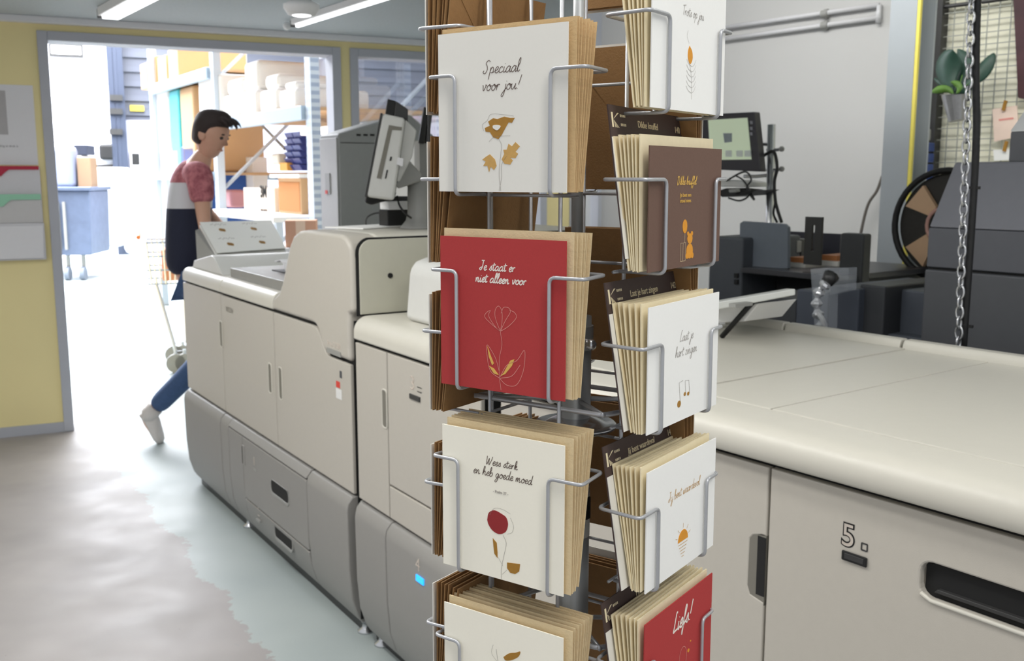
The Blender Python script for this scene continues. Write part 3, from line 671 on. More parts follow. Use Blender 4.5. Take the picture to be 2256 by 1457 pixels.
MB().box(FX+.014, 2.0, 2.755, 4.63, .05, 1.0).box(FX+.06, 1.95, 2.8, 4.6, .035, .06).build('body', core, t)
# unit doors
SY = 4.06
panel('door', [(4.640, .462), (4.640, .952), (SY+.004, .952), (SY+.004, .462)], t, plastic, FX)
panel('door', rect(3.434, SY-.003, .462, .950), t, plastic, FX)
panel('door', [(2.757, .462), (3.427, .462), (3.427, .950), (3.05, .950), (3.025, .946), (3.0, .93), (2.965, .89), (2.95, .876), (2.93, .868), (2.757, .866)], t, plastic, FX)
for a, b in ((SY+.004, 4.64), (3.434, SY-.003)):
    yprism('top_cover', cap_profile(FX-.002, .960, 1.02, 2.0), a, b, plastic_top, t, bevel=.006, seg=3)
# tower: front shell with a swept shoulder
tw = [(3.427, .960), (3.427, 1.0), (3.40, 1.012), (3.36, 1.03), (3.325, 1.065), (3.295, 1.11), (3.262, 1.165), (3.235, 1.205), (3.20, 1.235), (3.15, 1.252), (3.09, 1.258), (2.80, 1.258), (2.762, 1.250), (2.735, 1.225), (2.728, 1.19), (2.728, 1.03), (2.757, 1.02), (2.757, .876), (2.932, .878), (2.955, .886), (2.972, .90), (3.005, .942), (3.03, .957), (3.06, .960)]
MB().prism([(FX-.002, y, z) for y, z in tw], (.10, 0, 0)).build('tower_front', plastic, t, bevel=.014, seg=4)
MB().prism([(FX+.099, y, z) for y, z in tw[:17]+[(2.757, .96)]], (.75, 0, 0)).build('tower_body', plastic_top, t, bevel=.008)
sf = MB().prism([(x, 2.722, z) for x, z in [(FX+.022, 1.022), (FX+.022, 1.20)]+arc((FX+.062, 1.205), .04, 180, 100, 6)+[(2.0, 1.246), (2.0, 1.022)]], (0, .006, 0)).build('tower_side_panel', mat('side_panel_beige', (196, 194, 178), .5, noise=.03, bump=.1, bscale=800), t, bevel=.002)
MB().prism([(x, 2.7255, z) for x, z in [(FX+.012, 1.018), (FX+.012, 1.20)]+arc((FX+.058, 1.205), .046, 180, 100, 6)+[(2.0, 1.251), (2.0, 1.018)]], (0, .004, 0)).build('side_seam', core, t)
hq = L.px(860, 607, y=2.72)
MB().cyl((hq.x, 2.7225, hq.z), (hq.x, 2.719, hq.z), .008, n=20).build('lock_hole', core, sf)
q = L.px(735, 765, x=FX-.003); vs, fs = text_mesh('Pro C7200', .024, .0006); rib = []
MB().add([(FX-.0025, q.y-v.x, v.y+q.z) for v in vs], fs).build('model_lettering', whiteink, t)
MB().box(FX-.004, FX, q.y-.055, q.y+.055, q.z-.024, q.z-.008).build('name_strip', midgrey, t)
q = L.px(506, 683, x=FX); vs, fs = text_mesh('RICOH', .030, .0006)
MB().add([(FX-.001, q.y-v.x, v.y+q.z-.01) for v in vs], fs).build('emblem_lettering', mat('grey_lettering', (150, 146, 136), .4), t)
for px_, py0, py1 in ((486, 706, 764), (594, 799, 866), (617, 808, 880)):
    a = L.px(px_, py0, x=FX); b = L.px(px_, py1, x=FX); recess(t, a.y, b.z, a.z)
# small stickers on the tower door
def sticker(name, px_, py_, wd, ht, m, lab):
    q = L.px(px_, py_, x=FX); o = MB().box(FX-.001, FX, q.y-wd/2, q.y+wd/2, q.z-ht/2, q.z+ht/2).build(name, m, t, bevel=.0003); o['label'] = lab; return o
sticker('sticker', 751, 825, .016, .022, mat('sticker_dark', (70, 72, 78), .5, noise=.3, scale=300), 'small dark printed sticker')
sticker('sticker', 745, 847, .03, .02, mat('sticker_red', (214, 62, 52), .5, noise=.1, scale=300), 'small red sticker')
sticker('sticker', 747, 868, .045, .032, mat('sticker_white', (226, 226, 224), .5, noise=.1, scale=300), 'white sticker')
# lower panels: left end, drawers, right
low_panel(t, 4.07, 4.635); low_panel(t, 3.962, 4.062); 
top_strip = [(FX+.02, .455), (FX-.004, .452), (FX-.020, .432), (FX-.024, .425), (FX+.05, .425), (FX+.05, .455)]
yprism('belt_ledge', top_strip, 3.10, 3.958, plastic_low, t, bevel=.003)
drw = [(FX-.0235, .42), (FX-.022, .172), (FX+.05, .172), (FX+.05, .42)]
drw2 = [(FX-.022, .168), (FX-.014, .12), (FX+.005, .06), (FX+.02, .035), (FX+.05, .035), (FX+.05, .168)]
slim = [(FX-.0235, .42), (FX-.022, .22), (FX-.014, .12), (FX+.005, .06), (FX+.02, .035), (FX+.05, .035), (FX+.05, .42)]
low_panel(t, 3.782, 3.957, slim, 'slim_panel')
low_panel(t, 2.757, 3.093)
d1 = low_panel(t, 3.098, 3.778, drw, 'drawer'); d2 = low_panel(t, 3.098, 3.778, drw2, 'drawer')
def grip(parent, y0, y1, z0, z1, x):
    vs, fs = plate([(y1, z1), (y0, z1), (y0+.005, z0+.02)]+arc(((y0+y1)/2, z0+.028), (y1-y0)/2-.01, 200, 340, 6)[::-1][::-1]+[(y1-.005, z0+.02)], [], .004, .001) if False else plate(rrect(y0, y1, z0, z1, .02), [rrect(y0+.002, y1-.002, z0+.012, z1-.0008, .016)], .006, .001)
    r = MB().add([(x-.003+v.z, v.x, v.y) for v in vs], fs).build('grip', midgrey, parent)
    vs, fs = plate(rrect(y0+.0015, y1-.0015, z0+.010, z1-.0006, .016), [], .002, 0)
    MB().add([(x-.0012+v.z, v.x, v.y) for v in vs], fs).build('hollow_shade', core, r)  # flat black plate stands for the shade inside the grip
a = L.px(597, 1048, x=FX-.023); b = L.px(637, 1100, x=FX-.023); grip(d1, b.y, a.y, .275, .335, FX-.0228)
grip(d2, b.y-.01, a.y-.01, .105, .166, FX-.0185)
for (X, Y, n_) in ((560, 1020, '1'), (566, 1132, '2')):
    q = L.px(X, Y, x=FX-.024); vs, fs = text_mesh(n_, .05, .0006)
    MB().add([(FX-(.0245 if n_ == '1' else .0175), q.y-v.x, v.y+q.z-.01) for v in vs], fs).build('number', whiteink, d1 if n_ == '1' else d2)
    MB().box(FX-.0245, FX-.015, q.y-.025, q.y+.015, q.z-.03, q.z-.022).build('level_lamp', midgrey, d1 if n_ == '1' else d2)
q = L.px(537, 1005, x=FX-.023)
MB().box(FX-.026, FX-.02, q.y-.018, q.y+.012, q.z-.035, q.z+.045).build('latch', plastic_low, t, bevel=.002)
MB().box(FX-.0265, FX-.025, q.y+.004, q.y+.011, q.z-.03, q.z+.04).build('latch_slot', core, t)
def foot(X, Y, parent):
    q = L.px(X, Y, z=.004)
    MB().lathe((q.x, q.y, 0), [(.026, 0), (.026, .006), (.012, .014), (.010, .03), (.014, .032), (.012, .075)]).build('levelling_foot', chrome, parent, smooth=True)
foot(550, 1157, t)
MB().box(FX+.03, 1.95, 2.78, 4.6, 0.0, .05).build('plinth', dark_plastic, t)
# finishing tray on top: tilted bed, printed sheet on it
U = L.px
tr = [L.px(405, 600, z=1.02), ]
bx0, bx1, by0, by1 = 1.24, 1.70, 3.92, 4.60
MB().prism([(1.225, y, z) for y, z in [(4.60, 1.02), (4.57, 1.055), (4.30, 1.095), (4.26, 1.09), (4.14, 1.02)]], (.42, 0, 0)).build('tray_base', litegrey, t, bevel=.006)
# sloping sheet seen above the tray
A = L.px(478, 556, x=1.36); B_ = L.px(630, 545, x=1.42)
def slab4(name, P, th, m, parent=None, **k):
    P = [Vector(p) for p in P]; n = (P[1]-P[0]).cross(P[3]-P[0]).normalized()*th
    if n.dot(Vector((0, 0, H))-P[0]) > 0: n = -n
    return MB().prism(P, n).build(name, m, parent, **k)
pa = L.px(478, 557, y=4.36); pb = L.px(440, 489, y=4.62); pc_ = L.px(598, 485, x=pb.x+.42); pd = L.px(630, 546, x=pa.x+.42)
nq = (pd-pa).cross(pb-pa)                # top right corner brought onto the sheet's plane
cL = Vector((0, 0, H)); dq = pc_-cL; pc_ = cL+dq*((pa-cL).dot(nq)/dq.dot(nq))
SH = [pa, pd, pc_, pb]
lo = Vector((0, 0, -.012))
slab4('tray_bed', [p+lo for p in SH], .01, litegrey, t, bevel=.002)
for i, (p, q_) in enumerate(((pa, pb), (pd, pc_))):
    out = (pa-pd).normalized()*(.03 if i == 0 else -.03)
    MB().prism([p+lo*2, q_+lo*2+Vector((0, 0, -.01)), q_+out+lo*2+Vector((0, 0, -.02)), Vector((q_.x+out.x, q_.y+out.y, 1.02)), Vector((p.x+out.x, p.y+out.y, 1.02)), Vector((p.x, p.y, 1.02))], (0, 0, .006)).build('tray_side', midgrey, t, bevel=.002)
o = MB()
sheet_o = slab4('printed_sheet', SH, .0015, mat('sheet_white', (244, 244, 240), .6, noise=.01), fr=L, org=tuple(pa))
tag(sheet_o, 'white printed sheet with four card motifs lying on the sloping tray', 'paper')
eu = (pd-pa); ev = (pb-pa); nn = eu.cross(ev).normalized()
if nn.dot(Vector((0, 0, H))-pa) < 0: nn = -nn
def onsheet(u, v, h=.0004): return pa+eu*u+ev*v+nn*h
dots = MB(); lines_ = MB()
for (u, v) in ((.22, .25), (.68, .25), (.22, .72), (.68, .72)):
    for k in range(3):
        c0 = onsheet(u+.02*k, v-.01*k)
        dots.prism([c0+eu*.025*math.cos(a*math.pi/4)+ev*.05*math.sin(a*math.pi/4) for a in range(8)], nn*.0003)
    for k in range(9):
        c0 = onsheet(u-.10+.025*k, v+.17+.02*math.sin(k*2.3)); lines_.prism([c0, c0+eu*.014, c0+eu*.016+ev*.02, c0+ev*.015], nn*.0003)
dots.build('gold_motif', gold, sheet_o); lines_.build('lettering', inkl, sheet_o)
# dark glass plate with the open book
p0 = L.px(508, 610, z=1.02); p1_ = L.px(640, 645, z=1.02)
MB().box(p0.x+.0, p0.x+.40, 3.43, p0.y, 1.02, 1.058).build('reading_plate', mat('plate_grey', (140, 140, 138), .35, noise=.05), t, bevel=.003)
bk = thing('open_book', 'open white book with curled page lying on the grey plate', 'book', L, (1.42, 3.75, 1.058))
q0 = L.px(560, 588, z=1.06); 
MB().box(1.34, 1.56, 3.52, 3.86, 1.058, 1.062).build('cover', blackm, bk, bevel=.001)
MB().prism([(1.345, y, z) for y, z in [(3.53, 1.063), (3.53, 1.085), (3.60, 1.092), (3.69, 1.082), (3.70, 1.063)]], (.21, 0, 0)).build('page_block', paper, bk, bevel=.002)
MB().prism([(1.345, y, z) for y, z in [(3.70, 1.066), (3.73, 1.10), (3.78, 1.108), (3.84, 1.098), (3.83, 1.094), (3.78, 1.103), (3.74, 1.094), (3.72, 1.066)]], (.21, 0, 0)).build('curled_page', paper, bk)
MB().box(1.335, 1.352, 3.52, 3.60, 1.058, 1.063).build('red_ribbon', mat('book_red', (190, 70, 84), .6), bk)
q = L.px(428, 550, x=1.5)
pf = [L.px(421, 541, x=1.52), L.px(441, 538, x=1.52), L.px(450, 556, x=1.52), L.px(430, 572, x=1.52)]
slab4('picture_card', pf, .004, white_paint, fr=L, org=tuple(pf[0]))
ob = bpy.data.objects['picture_card']; tag(ob, 'small white card with a red picture leaning at the far end of the tray', 'card')
cpt = sum(pf, Vector())/4
slab4('red_picture', [cpt+(p-cpt)*.6+Vector((-.005, 0, 0)) for p in pf], .002, mat('picture_red', (150, 60, 66), .6), ob)

# ------------------------------------------------------------------ paper feeder (units 3 and 4)
t = lf = thing('paper_feeder', 'warm grey paper feed unit marked 3 and 4, between the tower and the spinner', 'printer', L, (FX+.4, 2.3, 0))
MB().box(FX+.014, 2.0, 2.0, 2.718, .05, 1.0).build('body', core, t)
yprism('top_cover', cap_profile(FX-.006, .952, 1.02, 2.0, .045), 1.98, 2.716, plastic_top, t, bevel=.006, seg=3)
panel('door', rect(2.506, 2.742 if False else 2.716, .462, .942), t, plastic, FX)
panel('door', rect(1.99, 2.500, .562, .942), t, plastic, FX)
panel('front_panel', rect(1.99, 2.500, .462, .556), t, plastic, FX)
low_panel(t, 2.488, 2.70); l4 = low_panel(t, 1.99, 2.484)
low_panel(t, 2.703, 2.722, [(p[0]+.012, p[1]) for p in low_prof], 'joint_strip', midgrey)
a = L.px(850, 858, x=FX); b = L.px(850, 945, x=FX); recess(t, 2.522, b.z, a.z, .034)
q = L.px(912, 850, x=FX)
def digit(parent, txt, y, z, size, x, m=whiteink, box=None, frm=None):
    vs, fs = text_mesh(txt, size*1.0, .0008, offset=.0022*size/.05)
    if txt == '5': MB().add([(x-.0004, y-v.x, z+v.y) for v in vs], fs).build('number_outline', dark_plastic, parent)
    vs, fs = text_mesh(txt, size, .0008)
    MB().add([(x-.0012, y-v.x, z+v.y) for v in vs], fs).build('number', m, parent)
    if box:
        MB().box(x-.004, x, y-box[0], y+box[1], z-box[2]-.012, z-.012).build('level_lamp', box[3], parent, bevel=.0015)
digit(t, '3', q.y+.008, q.z-.012, .055, FX, box=(.045, .015, .014, dark_plastic))
for k in range(2): MB().box(FX-.0012, FX, q.y-.045+.0, q.y-.02, q.z-.012+k*.012, q.z-.010+k*.012).build('paper_mark', dark_plastic, t)
q = L.px(924, 1252, x=FX-.022)
blue = mat('blue_led', (30, 150, 255), .3, emit=1.6)
digit(l4, '4', q.y+.005, q.z-.008, .052, FX-.0235, box=(.035, .008, .018, blue))
foot(806, 1388, t); foot(843, 1417, t)
MB().box(FX+.04, 1.95, 2.0, 2.70, 0, .05).build('plinth', dark_plastic, t)
for (X, Y) in ((848, 682), (872, 680)):
    q = L.px(X, Y, z=1.021); tag(MB().lathe((q.x, q.y, 0), [(.03, 1.0205), (.03, 1.024), (.024, 1.026), (.012, 1.0245)]).build('metal_disc', chrome, fr=L, org=(q.x, q.y, 1.02), smooth=True), 'flat metal disc on the feeder, %s of two behind the wires' % ('left one' if X == 848 else 'right one'), 'disc')
tag(MB().prism([(x, 2.10, z) for x, z in [(1.275, 1.0205), (1.29, 1.17), (1.31, 1.19), (1.34, 1.2), (1.85, 1.2), (1.85, 1.0205)]], (0, .46, 0)).build('cover_box', litegrey, fr=L, org=(1.5, 2.3, 1.0205), bevel=.02, seg=4), 'light grey rounded cover box standing on the feeder just left of the spinner', 'box')

# ------------------------------------------------------------------ on and behind the tower
t = thing('drying_cabinet', 'tall grey machine cabinet standing behind the tower', 'cabinet', L, (2.6, 5.1, 0))
def ypts(y, P): return [L.px(X, Y, y=y) for X, Y in P]
yc = 4.95
prof = ypts(yc, [(745, 500), (745, 294), (835, 268), (905, 252), (958, 300), (958, 500)])
prof = [(2.10, .02)]+[(max(p.x, 2.1), p.z) for p in prof[1:-1]]+[(prof[-1].x, .02)]
MB().prism([(x, yc, z) for x, z in prof], (0, .25, 0)).build('body', mat('cabinet_grey', (146, 148, 146), .55, noise=.05, scale=50), t, bevel=.01)
MB().box(2.093, 2.10, yc+.01, yc+.24, .05, prof[1][1]-.02).build('front_panel', mat('cabinet_front', (176, 176, 174), .5, noise=.04), t, bevel=.002)
q = L.px(723, 398, x=2.093); MB().box(2.088, 2.093, q.y-.03, q.y+.03, q.z-.07, q.z+.04).build('rating_sticker', midgrey, t)
MB().box(2.086, 2.088, q.y-.0, q.y+.03, q.z-.07, q.z-.05).build('red_mark', mat('sticker_red', (214, 62, 52)), t)
for X in (790, 805, 820):
    q = L.px(X, 297, y=yc); MB().box(q.x-.012, q.x+.012, yc-.003, yc+.002, q.z-.005, q.z+.005).build('vent', core, t)
a = L.px(750, 313, y=yc); b = L.px(830, 313, y=yc)
MB().box(a.x, b.x, yc-.002, yc+.001, a.z-.004, a.z+.0).build('seam', dark_plastic, t)
# control panel on its column, seen from its side
mon = thing('operator_monitor', 'grey touch control panel on a swivel arm above the tower, seen from its side', 'screen', L, (1.45, 2.95, 1.258))
ym = 2.84
vd = (L.px(872, 380, y=3.84)-L.px(862, 388, y=2.84))      # the panel stands edge-on to the walkway
def yext(name, P, y, d, m, parent, **k): return MB().prism(ypts(y, P), vd*d).build(name, m, parent, **k)
yext('housing', [(842, 249), (893, 260), (868, 442), (808, 434), (806, 424)], ym, .30, litegrey, mon, bevel=.010, seg=3)
yext('back_cover', [(893, 262), (918, 287), (908, 345), (880, 400), (874, 400)], ym+.03, .24, mat('panel_back', (196, 196, 192), .45), mon, bevel=.006)
yext('bezel', [(838, 248), (843, 249), (808, 436), (803, 432)], ym-.002, .305, dark_plastic, mon, bevel=.002)
yext('groove_decal', [(857, 275), (886, 280), (885, 287), (864, 286), (840, 394), (830, 392)], ym-.0015, .003, recess_m, mon)  # flat decal, the shade of the slot is in its darker colour
yext('port', [(860, 345), (864, 345), (862, 354), (858, 354)], ym-.002, .003, core, mon)
yext('port', [(852, 374), (855, 374), (851, 393), (848, 393)], ym-.002, .003, core, mon)
yext('tag', [(876, 346), (889, 349), (887, 366), (874, 362)], ym-.003, .004, paper, mon)
yext('arm', [(891, 341), (930, 385), (926, 400), (876, 416), (872, 408), (884, 352)], ym+.10, .08, midgrey, mon, bevel=.008)
q0 = L.px(922, 500, y=ym+.14)
MB().lathe((q0.x+.0, ym+.14, 0), [(.062, 1.2585), (.060, 1.264), (.042, 1.285), (.036, 1.31), (.034, 1.43)]).build('column', midgrey, mon, smooth=True)
yext('camera_box', [(854, 217), (872, 222), (868, 259), (848, 254)], ym+.02, .2, blackm, mon, bevel=.003)
yext('camera_box_back', [(872, 222), (899, 240), (899, 263), (868, 257)], ym+.02, .2, dark_plastic, mon, bevel=.003)
yext('lower_bracket', [(808, 422), (872, 425), (868, 440), (838, 446), (818, 452), (803, 446)], ym+.06, .2, blackm, mon, bevel=.006)
MB().tube(catmull([L.px(875, 432, y=ym+.1), L.px(880, 452, y=ym+.06), L.px(893, 470, y=ym+.05), L.px(906, 480, y=ym+.06)], 6), .0035, 6).build('cable', blackm, mon, smooth=True)
rt = thing('router', 'white and black network box stacked behind the panel column on the tower', 'electronics', L, (1.6, 3.15, 1.2585))
q = L.px(852, 497, z=1.2585); q2 = L.px(902, 497, y=3.1)
yr = 3.08; a = L.px(854, 492, y=yr); b = L.px(908, 492, y=yr)
MB().box(a.x, b.x, yr, yr+.07, 1.2585, a.z+.045).build('black_case', blackm, rt, bevel=.004)
MB().box(a.x+.002, b.x, yr-.005, yr+.065, a.z+.045, a.z+.075).build('white_case', white_paint, rt, bevel=.004)
MB().box(a.x+.006, b.x, yr, yr+.06, a.z+.075, a.z+.09).build('dark_lid', dark_plastic, rt, bevel=.003)
tag(MB().tube(catmull([L.px(806, 498, y=3.2), L.px(808, 480, y=3.2), L.px(825, 470, y=3.2), L.px(850, 468, y=3.2)], 6), .003, 6).build('loose_cable', dark_plastic, fr=L, org=tuple(L.px(806, 498, y=3.2)), smooth=True), 'thin grey cable arching over the tower beside the network box', 'cable')
a = L.px(712, 503, z=1.26); 
tag(MB().prism([L.px(X, Y, z=1.2595) for X, Y in ((716, 502), (876, 494), (893, 499), (800, 505))], (0, 0, .004)).build('paper_on_tower', whitecard2, fr=L, org=tuple(a)), 'white paper sheet lying flat on the tower top', 'paper')
s2 = thing('small_screen', 'slim black screen seen edge-on behind the control panel', 'screen', L, (1.7, 3.2, 1.2585))
yext('screen', [(934, 234), (945, 240), (935, 316), (922, 314)], 3.1, .3, blackm, s2, bevel=.003)
yext('screen_back', [(945, 240), (953, 246), (945, 312), (937, 316)], 3.12, .26, dark_plastic, s2, bevel=.003)
q = L.px(935, 316, y=3.2); MB().box(q.x-.02, q.x+.02, 3.2, 3.24, 1.2585, q.z+.01).build('stand', midgrey, s2)
q = L.px(925, 318, y=3.35); r_ = L.px(965, 318, y=3.35)
tag(MB().box(q.x, r_.x+.1, 3.35, 3.6, 1.2585, q.z).build('light_grey_box', litegrey, fr=L, org=(q.x, 3.4, 1.2585), bevel=.006), 'pale grey box behind the control panel column', 'box')

# ------------------------------------------------------------------ right printer (frame R, front face at x = 1.319)
RX = 1.319
t = rp = thing('sheet_feeder', 'large warm grey sheet feeder marked 5 on the right side of the photo', 'printer', R, (RX+.4, .9, 0))
MB().box(RX+.014, 2.17, -.35, 1.80, .05, .975).build('body', core, t)
capR = [(1.40, .957), (1.31, .957), (1.296, .963), (1.290, .975), (1.290, .992), (1.296, 1.006), (1.308, 1.015), (1.33, 1.0185), (1.41, 1.020), (1.41, 1.0)]
yprism('front_cover_edge', capR, -.35, 1.80, plastic_top, t, bevel=.003)
yprism('top_panel', [(1.4125, .98), (1.4125, 1.0185), (1.4145, 1.0205), (2.17, 1.0205), (2.17, .98)], -.35, 1.1105, plastic_top, t, bevel=.0015)
yprism('top_panel', [(1.4125, .98), (1.4125, 1.0185), (1.4145, 1.0205), (2.17, 1.0205), (2.17, .98)], 1.1145, 1.316, plastic_top, t, bevel=.0015)
yprism('top_panel', [(1.4125, .98), (1.4125, 1.021), (1.4145, 1.023), (2.17, 1.023), (2.17, .98)], 1.3185, 1.80, plastic_top, t, bevel=.002)
for a, b in ((-.35, 1.326), (1.333, 1.672), (1.679, 1.88)):
    yprism('back_ridge', [(2.165, 1.0), (2.165, 1.03), (2.172, 1.042), (2.20, 1.042), (2.205, 1.0)], a, b, plastic_top, t, bevel=.003)
# doors with real openings for the grips
a = R.px(1655, 1170, x=RX); b = R.px(1655, 1312, x=RX)
gz1, gz0 = a.z, b.z-.004
panel('door', [(1.0385, .462), (1.80, .462), (1.80, .946), (1.0385, .946), (1.0385, gz1)]+[(1.048, gz1)]+arc((1.062, gz1-.012), .012, 90, 0, 4)[0:0]+[(1.066, gz1-.006), (1.073, gz1-.014), (1.074, gz0+.02), (1.068, gz0+.006), (1.0385, gz0)], t, plastic, RX, th=.014)
MB().prism([(RX+.001, y, z) for y, z in [(1.0385, gz1), (1.066, gz1-.004), (1.075, gz1-.016), (1.078, gz0+.014), (1.066, gz0-.002), (1.0385, gz0-.006)]], (.03, 0, 0)).build('grip_hollow', recess_m, t)  # nearly flush block, the depth of the grip is shaded by its colour
MB().box(RX+.0005, RX+.002, 1.0385, 1.056, gz0+.010, gz1-.004).build('grip_painted_shade', core, t)  # thin black strip painted in as the deepest shade of the grip
o0 = R.px(2025, 1225, x=RX); o1 = R.px(2046, 1310, x=RX)
hy1, hy0, hz1, hz0 = .757, .40, .874, .818
panel('drawer_front', rect(-.35, 1.0335, .462, .946), t, plastic, RX, holes=[rrect(hy0, hy1, hz0, hz1, .018)], th=.016, bev=.003)
pan = MB(); pan.box(RX+.045, RX+.05, hy0, hy1, hz0-.01, hz1+.004).prism([(RX+.012, hy0, hz0-.004), (RX+.05, hy0, hz0-.012), (RX+.05, hy1, hz0-.012), (RX+.012, hy1, hz0-.004)], (0, 0, -.004)).box(RX+.012, RX+.05, hy0, hy1, hz1, hz1+.004).prism([(RX+.012, hy1, hz0), (RX+.05, hy1-.03, hz0), (RX+.05, hy1-.03, hz1), (RX+.012, hy1, hz1)], (0, .004, 0))
pan.build('grip_hollow', mat('grip_grey', (112, 106, 96), .5, noise=.05), t)
MB().prism([(RX+.006, y, z) for y, z in [(hy0, hz0+.010), (hy1-.02, hz0+.010), (hy1-.025, hz0+.016), (hy0, hz0+.016)]], (.02, 0, 0)).build('grip_lip', dark_plastic, t, bevel=.001)
MB().tube([(RX-.001, hy0, hz0-.001), (RX-.001, hy1-.02, hz0-.001), (RX-.001, hy1-.004, hz0+.006)], .0035, 8).build('grip_edge', plastic_top, t, smooth=True)
q = R.px(1868, 1203, x=RX)
digit(t, '5', q.y, q.z-.0, .052, RX)
q3 = R.px(1902, 1208, x=RX)
vs, fs = plate(rrect(q3.y-.008, q3.y+.004, q3.z-.004, q3.z+.009, .002), [rrect(q3.y-.006, q3.y+.002, q3.z-.002, q3.z+.007, .001)], .001, 0)
MB().add([(RX-.001+v.z, v.x, v.y) for v in vs], fs).build('paper_mark', dark_plastic, t)
q4 = R.px(1883, 1230, x=RX)
MB().box(RX-.004, RX, q4.y-.023, q4.y+.022, q4.z-.008, q4.z+.008).build('level_lamp', core, t, bevel=.002)
MB().box(RX-.0048, RX-.0035, q4.y-.018, q4.y+.016, q4.z-.004, q4.z+.005).build('lamp_window', dark_plastic, t, bevel=.001)
lpR = [(p[0]-FX+RX, p[1]) for p in low_prof]
low_panel(t, -.35, 1.033, lpR); low_panel(t, 1.0385, 1.80, lpR)
MB().box(RX+.05, 2.1, -.3, 1.78, 0, .05).build('plinth', dark_plastic, t)
# tilted rest on a strut, on the feeder
t = thing('tilted_rest', 'thin white tilted rest plate on a black strut behind the right column of cards', 'stand', R, (1.75, 1.75, 1.0235))
P4 = [R.px(1560, 672, x=1.62), R.px(1752, 636, x=2.02), R.px(1752, 650, x=2.06), R.px(1590, 700, x=1.75)]
A0 = R.px(1575, 660, x=1.80); A1 = R.px(1752, 637, x=2.05); 
pl = [A0, A1, A1+Vector((.02, -.02, -.035)), A0+Vector((.02, -.02, -.05))]
Pn = [R.px(1540, 672, y=1.62), R.px(1752, 636, y=1.50), R.px(1752, 650, y=1.50), R.px(1540, 690, y=1.62)]
b = MB(); v1 = R.px(1650, 645, y=1.85)-R.px(1650, 648, y=1.55)
b.add([Pn[0], Pn[1], Pn[2], Pn[3]]+[p+v1 for p in Pn], [(0, 1, 2, 3), (4, 5, 6, 7), (0, 1, 5, 4), (1, 2, 6, 5), (2, 3, 7, 6), (3, 0, 4, 7)])
b.build('rest_plate', mat('rest_white', (214, 216, 212), .4, noise=.03), t, bevel=.003)
s0 = R.px(1659, 664, y=1.60); s1 = R.px(1590, 742, z=1.026)
MB().tube([s0, s1], .007, 8).build('strut', blackm, t, smooth=True)
q = R.px(1625, 662, y=1.535); MB().box(q.x-.03, q.x+.03, q.y-.02, q.y, q.z-.012, q.z-.004).build('hinge', midgrey, t)
s2_ = R.px(1625, 700, y=1.75)
tag(MB().prism([R.px(1560, 680, x=1.95), R.px(1672, 668, x=1.95), R.px(1640, 708, x=1.95), R.px(1560, 712, x=1.95)], (.15, 0, 0)).build('white_tray', white_paint, fr=R, org=(1.95, 1.8, 1.0235), bevel=.003), 'white tray below the tilted rest plate', 'tray')

# ------------------------------------------------------------------ right-hand background
def xpts(F, x, P): return [F.px(X, Y, x=x) for X, Y in P]
def xext(name, F, x, P, d, m, parent=None, **k):
    pts = xpts(F, x, P); 
    if parent is None: k['fr'] = F; k['org'] = tuple(sum(pts, Vector())/len(pts))
    return MB().prism(pts, (d, 0, 0)).build(name, m, parent, **k)
def xbox(name, F, x, X0, X1, Y0, Y1, d, m, parent=None, floor=False, **k):
    a = F.px(X0, (Y0+Y1)/2, x=x); b = F.px(X1, (Y0+Y1)/2, x=x); top = F.px((X0+X1)/2, Y0, x=x).z; bot = 0 if floor else F.px((X0+X1)/2, Y1, x=x).z
    if parent is None: k['fr'] = F; k['org'] = (x+d/2, (a.y+b.y)/2, bot)
    return MB().box(x, x+d, min(a.y, b.y), max(a.y, b.y), bot, top).build(name, m, parent, **k)
# wall: conduits, steel column, mesh panel
xw = VW
for k, (P0, P1) in enumerate((((1560, 66), (1937, 10.6)), ((1560, 91), (1940, 38)))):
    a = V.px(*P0, x=xw-.02); b = V.px(*P1, x=xw-.02)
    t = thing('wall_conduit', ('upper' if k == 0 else 'lower')+' of two grey conduits running along the white wall', 'pipe', V, tuple(b))
    MB().cyl(a, b, .013).build('pipe', mat('conduit_grey', (206, 206, 208), .4, .0, noise=.04), t, smooth=True)
    c_ = V.px(1818, 30 if k == 0 else 55, x=xw-.02); MB().cyl(c_+Vector((0, -.02, 0)), c_+Vector((0, .02, 0)), .02).box(xw-.02, xw, c_.y-.01, c_.y+.01, c_.z-.025, c_.z+.025).build('clip', midgrey, t)
    if k == 0: MB().cyl(b, b-Vector((0, 0, .09)), .013).build('elbow', MATS['conduit_grey'], t, smooth=True)
colx = 4.15
a = V.px(1941, 400, x=colx); b = V.px(1998, 400, x=colx)
t = thing('steel_column', 'tall grey steel column in front of the white wall', 'column', V, (colx+.1, a.y, 0))
colm = mat('column_paint', (158, 164, 168), .5, .1, noise=.05, scale=8)
MB().box(colx, colx+.012, b.y, a.y, 0, 3.18).box(colx+.15, colx+.162, b.y, a.y, 0, 3.18).box(colx+.012, colx+.15, (a.y+b.y)/2-.004, (a.y+b.y)/2+.004, 0, 3.18).build('beam', colm, t)
ye = mat('yellow_strip', (222, 208, 96), .5, noise=.04)
MB().box(colx-.001, colx+.014, b.y-.016, b.y-.002, .9, 3.18).build('yellow_edge', ye, t)
c0 = V.px(2003, 300, x=xw-.15); c1 = V.px(2037, 300, x=xw-.15)
t = thing('dark_wall_channel', 'dark cable channel with a yellow strip right of the steel column', 'channel', V, (xw, c1.y, 0))
MB().box(xw-.06, xw, c1.y, c0.y, 0, 3.18).build('channel', dark_plastic, t)
s0 = V.px(2032, 250, x=xw-.08); MB().box(xw-.08, xw-.06, s0.y-.012, s0.y+.014, s0.z, 3.1).build('yellow_strip', ye, t)
